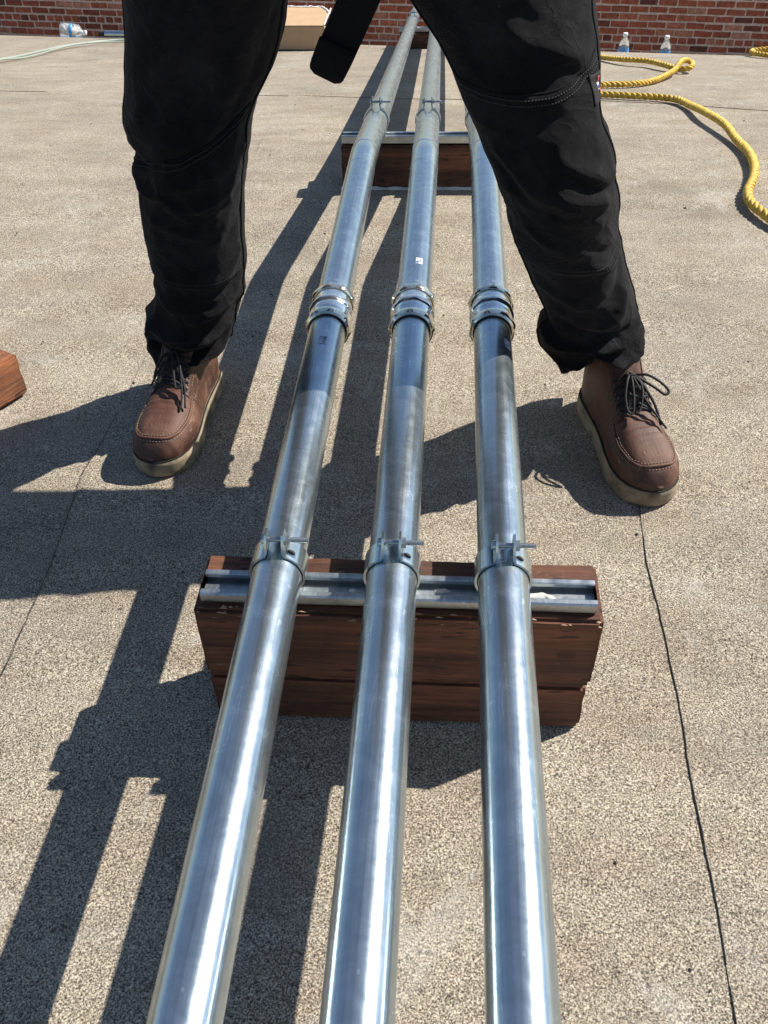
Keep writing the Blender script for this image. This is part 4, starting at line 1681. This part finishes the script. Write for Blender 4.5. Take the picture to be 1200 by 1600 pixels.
    # loop tab half way up the tongue
    mb = MB()
    P = [boot_surf(u, 90, o, asym) for u, o in ((.174, .002), (.171, .006), (.163, .0065), (.159, .002))]
    V, Fc = [], []
    for p in P:
        V += [(p[0], p[1] - .009, p[2]), (p[0], p[1] + .009, p[2])]
    for i in range(3):
        Fc.append((2 * i, 2 * i + 1, 2 * i + 3, 2 * i + 2))
    mesh('tongue_tab', V, Fc, M_leather, root)
    # padded tongue top
    mb = MB()
    tv, tf = [], []
    nu_, nv_ = 24, 14
    for j in range(nv_ + 1):
        e = -math.pi / 2 + math.pi * j / nv_
        for i in range(nu_):
            a = 2 * math.pi * i / nu_
            x = .012 * math.copysign(abs(math.cos(e)) ** .7, 1) * math.copysign(abs(math.cos(a)) ** .8, math.cos(a))
            y = .034 * math.copysign(abs(math.cos(e)) ** .6, 1) * math.copysign(abs(math.sin(a)) ** .8, math.sin(a))
            z = .022 * math.copysign(abs(math.sin(e)) ** .8, math.sin(e))
            bend = (y / .034) ** 2 * .018
            v = Matrix.Rotation(R(-22), 3, 'Y') @ Vector((x, 0, z))
            tv.append((.112 + v.x - bend, y, (.186 if tongue else .176) + v.z))
    for j in range(nv_):
        for i in range(nu_):
            i2 = (i + 1) % nu_
            tf.append((j * nu_ + i, j * nu_ + i2, (j + 1) * nu_ + i2, (j + 1) * nu_ + i))
    mesh('tongue', tv, tf, M_leather, root)
    # heel counter strip and backstay
    V, Fc = [], []
    hs = [0.03 + i * .006 for i in range(22)]
    for z in hs:
        for k, v in enumerate((-.008, -.004, 0, .004, .008)):
            uu_ = float(np.interp(z, [.026, .060, .120, .160, .172], [.004, .005, .009, .016, .03])) - .0022
            V.append((uu_ + (v / .008) ** 2 * .0015, v, z))
    for i in range(len(hs) - 1):
        for k in range(4):
            a = i * 5 + k
            Fc.append((a, a + 1, a + 6, a + 5))
    mesh('backstay', V, Fc, M_leather, root)
    return root


def place_boot(heel, toe, asym, seed, label, tongue):
    d = Vector(toe) - Vector(heel)
    return boot((heel[0], heel[1], 0.004), math.atan2(d.y, d.x), asym, seed, label, tongue)


place_boot((-.460, 1.478, 0), (-.486, 1.168, 0), -1.0, 2, 'worn brown moc toe boot with short loose laces', False)
place_boot((.270, 1.425, 0), (.340, 1.118, 0), 1.0, 1, 'worn brown moc toe boot with a lace loop sticking out', True)

# ------------------------------------------------------------------ hanging strap
strap = empty('webbing_strap', (-.02, 1.285, .93), 'black webbing strap end hanging between the legs', 'strap')
WS = .0255


def ribbon(name, pts, hw, th, parent, mat, tip=0):
    """flat strap of real thickness; pts in the strap's own frame; width lies across x"""
    V, Fc = [], []
    P = [np.array(p, float) for p in pts]
    n = len(P)
    for i, p in enumerate(P):
        t = unit(P[min(n - 1, i + 1)] - P[max(0, i - 1)])
        side = unit(np.cross(t, (0, 1, 0)))
        nn = np.cross(side, t)
        w = hw * (1 if i < n - tip else [0.97, .88, .62, .62, .62][min(4, i - (n - tip))])
        for (a, b_) in ((-1, -.35), (-.93, -1), (.93, -1), (1, -.35), (1, .35), (.93, 1), (-.93, 1), (-1, .35)):
            V.append(p + side * a * w + nn * b_ * th)
    for i in range(n - 1):
        for k in range(8):
            k2 = (k + 1) % 8
            Fc.append((i * 8 + k, i * 8 + k2, i * 8 + 8 + k2, i * 8 + 8 + k))
    Fc.append(tuple(range(7, -1, -1)))
    Fc.append(tuple((n - 1) * 8 + k for k in range(8)))
    return mesh(name, V, Fc, mat, parent)


S0 = np.array((-.02, 1.285, .93))
e0, e1 = np.array((-.020, 1.285, .93)), np.array((-.174, 1.318, .612))
tp_ = [e0 + (e1 - e0) * i / 24 + np.array((0.006 * math.sin(i / 24 * 3.1), 0.004 * math.sin(i * .4), 0)) for i in range(23)]
tail = [e1 + (e1 - e0) / np.linalg.norm(e1 - e0) * d for d in (-.012, -.004, .001, .004)]
ribbon('strap_web', [p - S0 for p in tp_ + tail], WS, .0016, strap, M_strap, tip=3)
fold = [e1 + (e1 - e0) / np.linalg.norm(e1 - e0) * d + np.array((0, -.0042, 0)) for d in (-.045, -.035, -.02, -.008, -.001, .003)]
ribbon('folded_end', [p - S0 for p in fold], WS * .995, .0018, strap, M_strap, tip=3)

# ------------------------------------------------------------------ yellow rope
def rope(path, label, n=9, r=.0065, pitch=.064, start=0.0):
    root = empty('rope', path[0], label, 'rope', None)
    c = catmull(path, n)
    A = np.array(c)
    L_ = np.concatenate([[0], np.cumsum(np.linalg.norm(A[1:] - A[:-1], axis=1))])
    m_ = int(L_[-1] / .0065)
    s = np.linspace(0, L_[-1], m_)
    pts = np.stack([np.interp(s, L_, A[:, k]) for k in range(3)], 1)
    for _ in range(6):
        pts[1:-1] = (pts[:-2] + 2 * pts[1:-1] + pts[2:]) / 4
    P, T, Nn, B = frames(pts)
    for k in range(3):
        mb = MB()
        q = []
        for i, p in enumerate(P):
            ph = 2 * math.pi * (s[i] / pitch + k / 3) + start + .9 * noise.noise(Vector((s[i] * 4, 1, 1)))
            rr_ = r * (1 + .12 * noise.noise(Vector((s[i] * 20, k, 0))))
            q.append(p + (math.cos(ph) * Nn[i] + math.sin(ph) * B[i]) * rr_ - np.array(path[0]))
        mb.tube(q, r * 0.90, 10)
        mb.build('strand', M_rope, root)
    return root


def on_roof(pts, lift=.0125):
    return [(x, y, zroof(x, y) + .006 + lift + (d if d else 0)) for x, y, d in pts]


rope(on_roof([(.52, 5.30, 0), (.645, 5.126, 0), (.71, 4.884, 0), (.801, 4.667, .01), (.89, 4.585, .012), (.94, 4.463, .01), (.985, 4.36, .004), (1.032, 4.33, .010), (1.052, 4.40, .022), (1.03, 4.42, .032), (.985, 4.33, .034), (.93, 4.201, .012), (.814, 4.006, 0), (.71, 3.919, 0), (.60, 3.90, 0), (.50, 3.86, 0), (.455, 3.76, 0), (.50, 3.67, 0),
              (.605, 3.631, 0), (.693, 3.596, 0), (.765, 3.563, 0), (.815, 3.50, 0), (.829, 3.38, 0), (.828, 3.163, .012), (.837, 2.948, .012), (.833, 2.778, 0), (.83, 2.638, 0), (.811, 2.492, 0), (.783, 2.392, 0), (.751, 2.312, 0), (.740, 2.252, 0), (.747, 2.20, 0), (.777, 2.121, 0), (.85, 2.02, 0), (.97, 1.95, 0), (1.15, 1.93, 0)]),
     'thick yellow twisted rope snaking over the roof beside the right leg')
rope(on_roof([(1.95, 4.60, 0), (1.75, 4.72, 0), (1.56, 4.86, 0), (1.485, 4.98, .004), (1.50, 5.06, .012), (1.60, 5.05, .022), (1.72, 4.96, .018), (1.85, 4.88, 0), (2.05, 4.86, 0)]),
     'small bight of yellow rope at the right edge near the brick wall')

# ------------------------------------------------------------------ pale green cord
cr = empty('extension_cord', (-2.4, 5.0, zroof(-2.4, 5.0)), 'pale green cord stretched across the far roof on the left', 'cord')
for dy, rad in ((0.0, .0062), (-.035, .0045)):
    mb = MB()
    base_p = [(-2.75, 4.25), (-2.52, 4.62), (-2.389, 4.88), (-2.381, 5.016), (-2.338, 5.159), (-2.318, 5.375), (-2.287, 5.68), (-2.20, 5.90), (-2.05, 6.06), (-1.85, 6.10), (-1.55, 6.0), (-1.3, 5.9)]
    pp_ = [(x + (-dy * .8), y + dy * (1 + .8 * math.sin(i * 1.7)), zroof(x, y + dy) + .007 + rad) for i, (x, y) in enumerate(base_p)]
    mb.tube([np.array(p) - np.array(cr.location) for p in catmull(pp_, 8)], rad, 8)
    mb.build('cord_strand', M_cord, cr)

# ------------------------------------------------------------------ cardboard box
bx = empty('cardboard_box', (-.93, 5.48, zroof(-.93, 5.48) + .004), 'kraft cardboard box with torn white edge at the roof crest', 'box')
bx.rotation_euler = (math.atan(-.18), 0, R(-2))
W2, D2, H2, TT = .215, .30, .114, .005
mb = MB()
mb.box((0, 0, H2 / 2), (2 * W2, TT, H2))
mb.build('front_panel', M_card, bx, smooth=False, bevel=.001)
mb = MB()
mb.box((0, D2, H2 / 2), (2 * W2, TT, H2))
mb.build('rear_panel', M_card, bx, smooth=False, bevel=.001)
for sx in (-1, 1):
    mb = MB()
    mb.box((sx * (W2 - TT / 2), D2 / 2, H2 / 2), (TT, D2 - TT * 1.2, H2 - .002))
    mb.build('side_panel', M_card, bx, smooth=False)
mb = MB()
mb.box((0, D2 / 2, TT / 2), (2 * W2 - 2 * TT - .002, D2 - TT * 1.4, TT))
mb.build('bottom_panel', M_card, bx, smooth=False)
# top flap lying shut, its far and right edges torn to white paper
V, Fc = [], []
nx_ = 48
rr = random.Random(9)
edge = []
for i in range(nx_ + 1):
    x = -W2 + 2 * W2 * i / nx_
    y = D2 * 1.0 + .018 * noise.noise(Vector((x * 22, 0, 1))) + .010 * noise.noise(Vector((x * 70, 0, 5)))
    if x > W2 - .05:
        y -= (x - (W2 - .05)) * 2.0
    edge.append((x, y))
for z in (H2 + .002, H2 + .006):
    for (x, y) in edge:
        V.append((x, -TT / 2, z))
    for (x, y) in edge:
        V.append((x, y, z + .002))
m_ = nx_ + 1
for i in range(nx_):
    Fc.append((i, i + 1, m_ + i + 1, m_ + i))
    Fc.append((2 * m_ + i, 2 * m_ + i + 1, 3 * m_ + i + 1, 3 * m_ + i))
    Fc.append((i, i + 1, 2 * m_ + i + 1, 2 * m_ + i))
FT = Matrix.Translation((0, -TT / 2, H2 + .002)) @ Matrix.Rotation(R(13.5), 4, 'X') @ Matrix.Translation((0, TT / 2, -H2 - .002))
V = [FT @ Vector(v) for v in V]
flap = mesh('top_flap', V, Fc, M_card, bx, smooth=False)
mb = MB()
mb.tube([(x, y, H2 + .0065 + .004 * abs(noise.noise(Vector((x * 60, 3, 0))))) for x, y in edge], [.006 + .005 * abs(noise.noise(Vector((i * .7, 0, 0)))) for i in range(m_)], 6)
mb.tube([(W2 - .002 + .003 * noise.noise(Vector((y_ * 3, 0, 0))), D2 * y_ / 14, H2 + .006) for y_ in range(14)], .004, 6)
mb.v = [FT @ Vector(v) for v in mb.v]
mb.build('torn_edge', M_torn, flap)


# ------------------------------------------------------------------ bottles
def bottle(loc, label, rz=0.0):
    root = empty('water_bottle', loc, label, 'bottle', 'clear water bottles standing behind the roof crest')
    root.rotation_euler = (0, 0, rz)
    MY = Matrix.Rotation(R(90), 4, 'X')
    prof = [(.001, .004), (.020, .002), (.029, .004), (.0325, .010), (.0325, .028), (.0312, .032), (.0325, .036), (.0325, .052), (.0312, .056), (.0325, .06),
            (.0325, .128), (.0318, .134), (.0295, .146), (.024, .162), (.0175, .174), (.0130, .180), (.0130, .188)]
    mb = MB()
    mb.lathe(prof, 32, MY)
    b_ = mb.build('bottle_body', M_pet, root)
    for v in b_.data.vertices:
        pass
    mb = MB()
    mb.lathe([(.001, .006), (.0305, .006), (.0305, .10), (.001, .10)], 28, MY)
    mb.build('water', M_water, root)
    mb = MB()
    mb.lathe([(.0328, .064), (.0331, .065), (.0331, .120), (.0328, .121)], 32, MY)
    lb_ = mb.build('bottle_label', M_lblue, root)
    mb = MB()
    mb.lathe([(.0334, .088), (.0334, .100)], 32, MY)
    mb.build('label_band', M_white, lb_)
    mb = MB()
    mb.lathe([(.0132, .186), (.0152, .187), (.0152, .203), (.0140, .205), (.001, .205)], 24, MY)
    mb.build('cap', M_cap, root)
    return root


def below(x, y):
    return zroof(x, y) + .006


bottle((1.074, 6.35, -.9), 'clear water bottle with blue label, nearer the trouser leg of the two by the wall', .4)
bottle((1.335, 6.35, -.9), 'clear water bottle with blue label, the one farther right by the wall', 2.0)
for o in [o for o in bpy.data.objects if o.name.startswith('water_bottle')]:
    o.location.z = below(o.location.x, o.location.y)

cb_ = empty('crumpled_bottle', (-2.74, 7.0, below(-2.74, 7.0)), 'crumpled clear plastic bottle lying on its side near the brick wall', 'bottle')
cb_.scale = (.86, .86, .86)
MX = Matrix.Translation((0, 0, .058)) @ Matrix.Rotation(R(8), 4, 'Y') @ Matrix.Rotation(R(-82), 4, 'Z')
mb = MB()
mb.lathe([(.002, -.085), (.035, -.083), (.052, -.070), (.058, -.045), (.056, -.02), (.058, .01), (.057, .045), (.050, .065), (.034, .088), (.018, .104), (.015, .118), (.002, .119)], 40, MX)
for i, v in enumerate(mb.v):
    d = noise.noise(Vector(v) * 22)
    v2 = Vector(v) - Vector((0, 0, .058))
    mb.v[i] = Vector((0, 0, .058)) + v2 * (1 + .16 * d)
mb.build('bottle_body', M_pet, cb_)
mb = MB()
mb.lathe([(.0585, -.004), (.0595, -.003), (.0595, .019), (.0585, .020)], 40, MX)
for i, v in enumerate(mb.v):
    d = noise.noise(Vector(v) * 22)
    v2 = Vector(v) - Vector((0, 0, .058))
    mb.v[i] = Vector((0, 0, .058)) + v2 * (1 + .15 * d)
mb.build('bottle_label', M_lblue, cb_)
mb = MB()
mb.lathe([(.0155, .112), (.018, .113), (.018, .130), (.002, .131)], 20, MX)
mb.build('cap', M_cap, cb_)
mb = MB()
mb.tube(catmull([(-.05, -.01, .06), (-.02, .012, .075), (.02, -.012, .06), (.05, .01, .07)], 6), [.018, .03, .034, .028, .02, .026, .03, .034, .03, .025, .02, .026, .03, .028, .024, .022, .02, .018, .016], 9)
mb.build('crumpled_wrapper', M_torn, cb_)

# ------------------------------------------------------------------ loose conduit piece
lc = empty('conduit_offcut', (-2.26, 6.36, below(-2.26, 6.36) + .0), 'short loose conduit piece lying near the crumpled bottle', 'conduit')
lc.rotation_euler = (0, R(-1.2), R(-8))
mb = MB()
V, Fc = tube_data([(0, 0, .02), (.95, 0, .02)], .0195, 24, cap=False)
mb.add(V, Fc)
mb.build('tube', M_galv, lc)
mb = MB()
mb.tube([(-.045, 0, .02), (-.044, 0, .02), (-.002, 0, .02), (0.002, 0, .02)], [.008, .0155, .0175, .0175], 18)
mb.build('threaded_end', M_bit, lc, sharp=40)
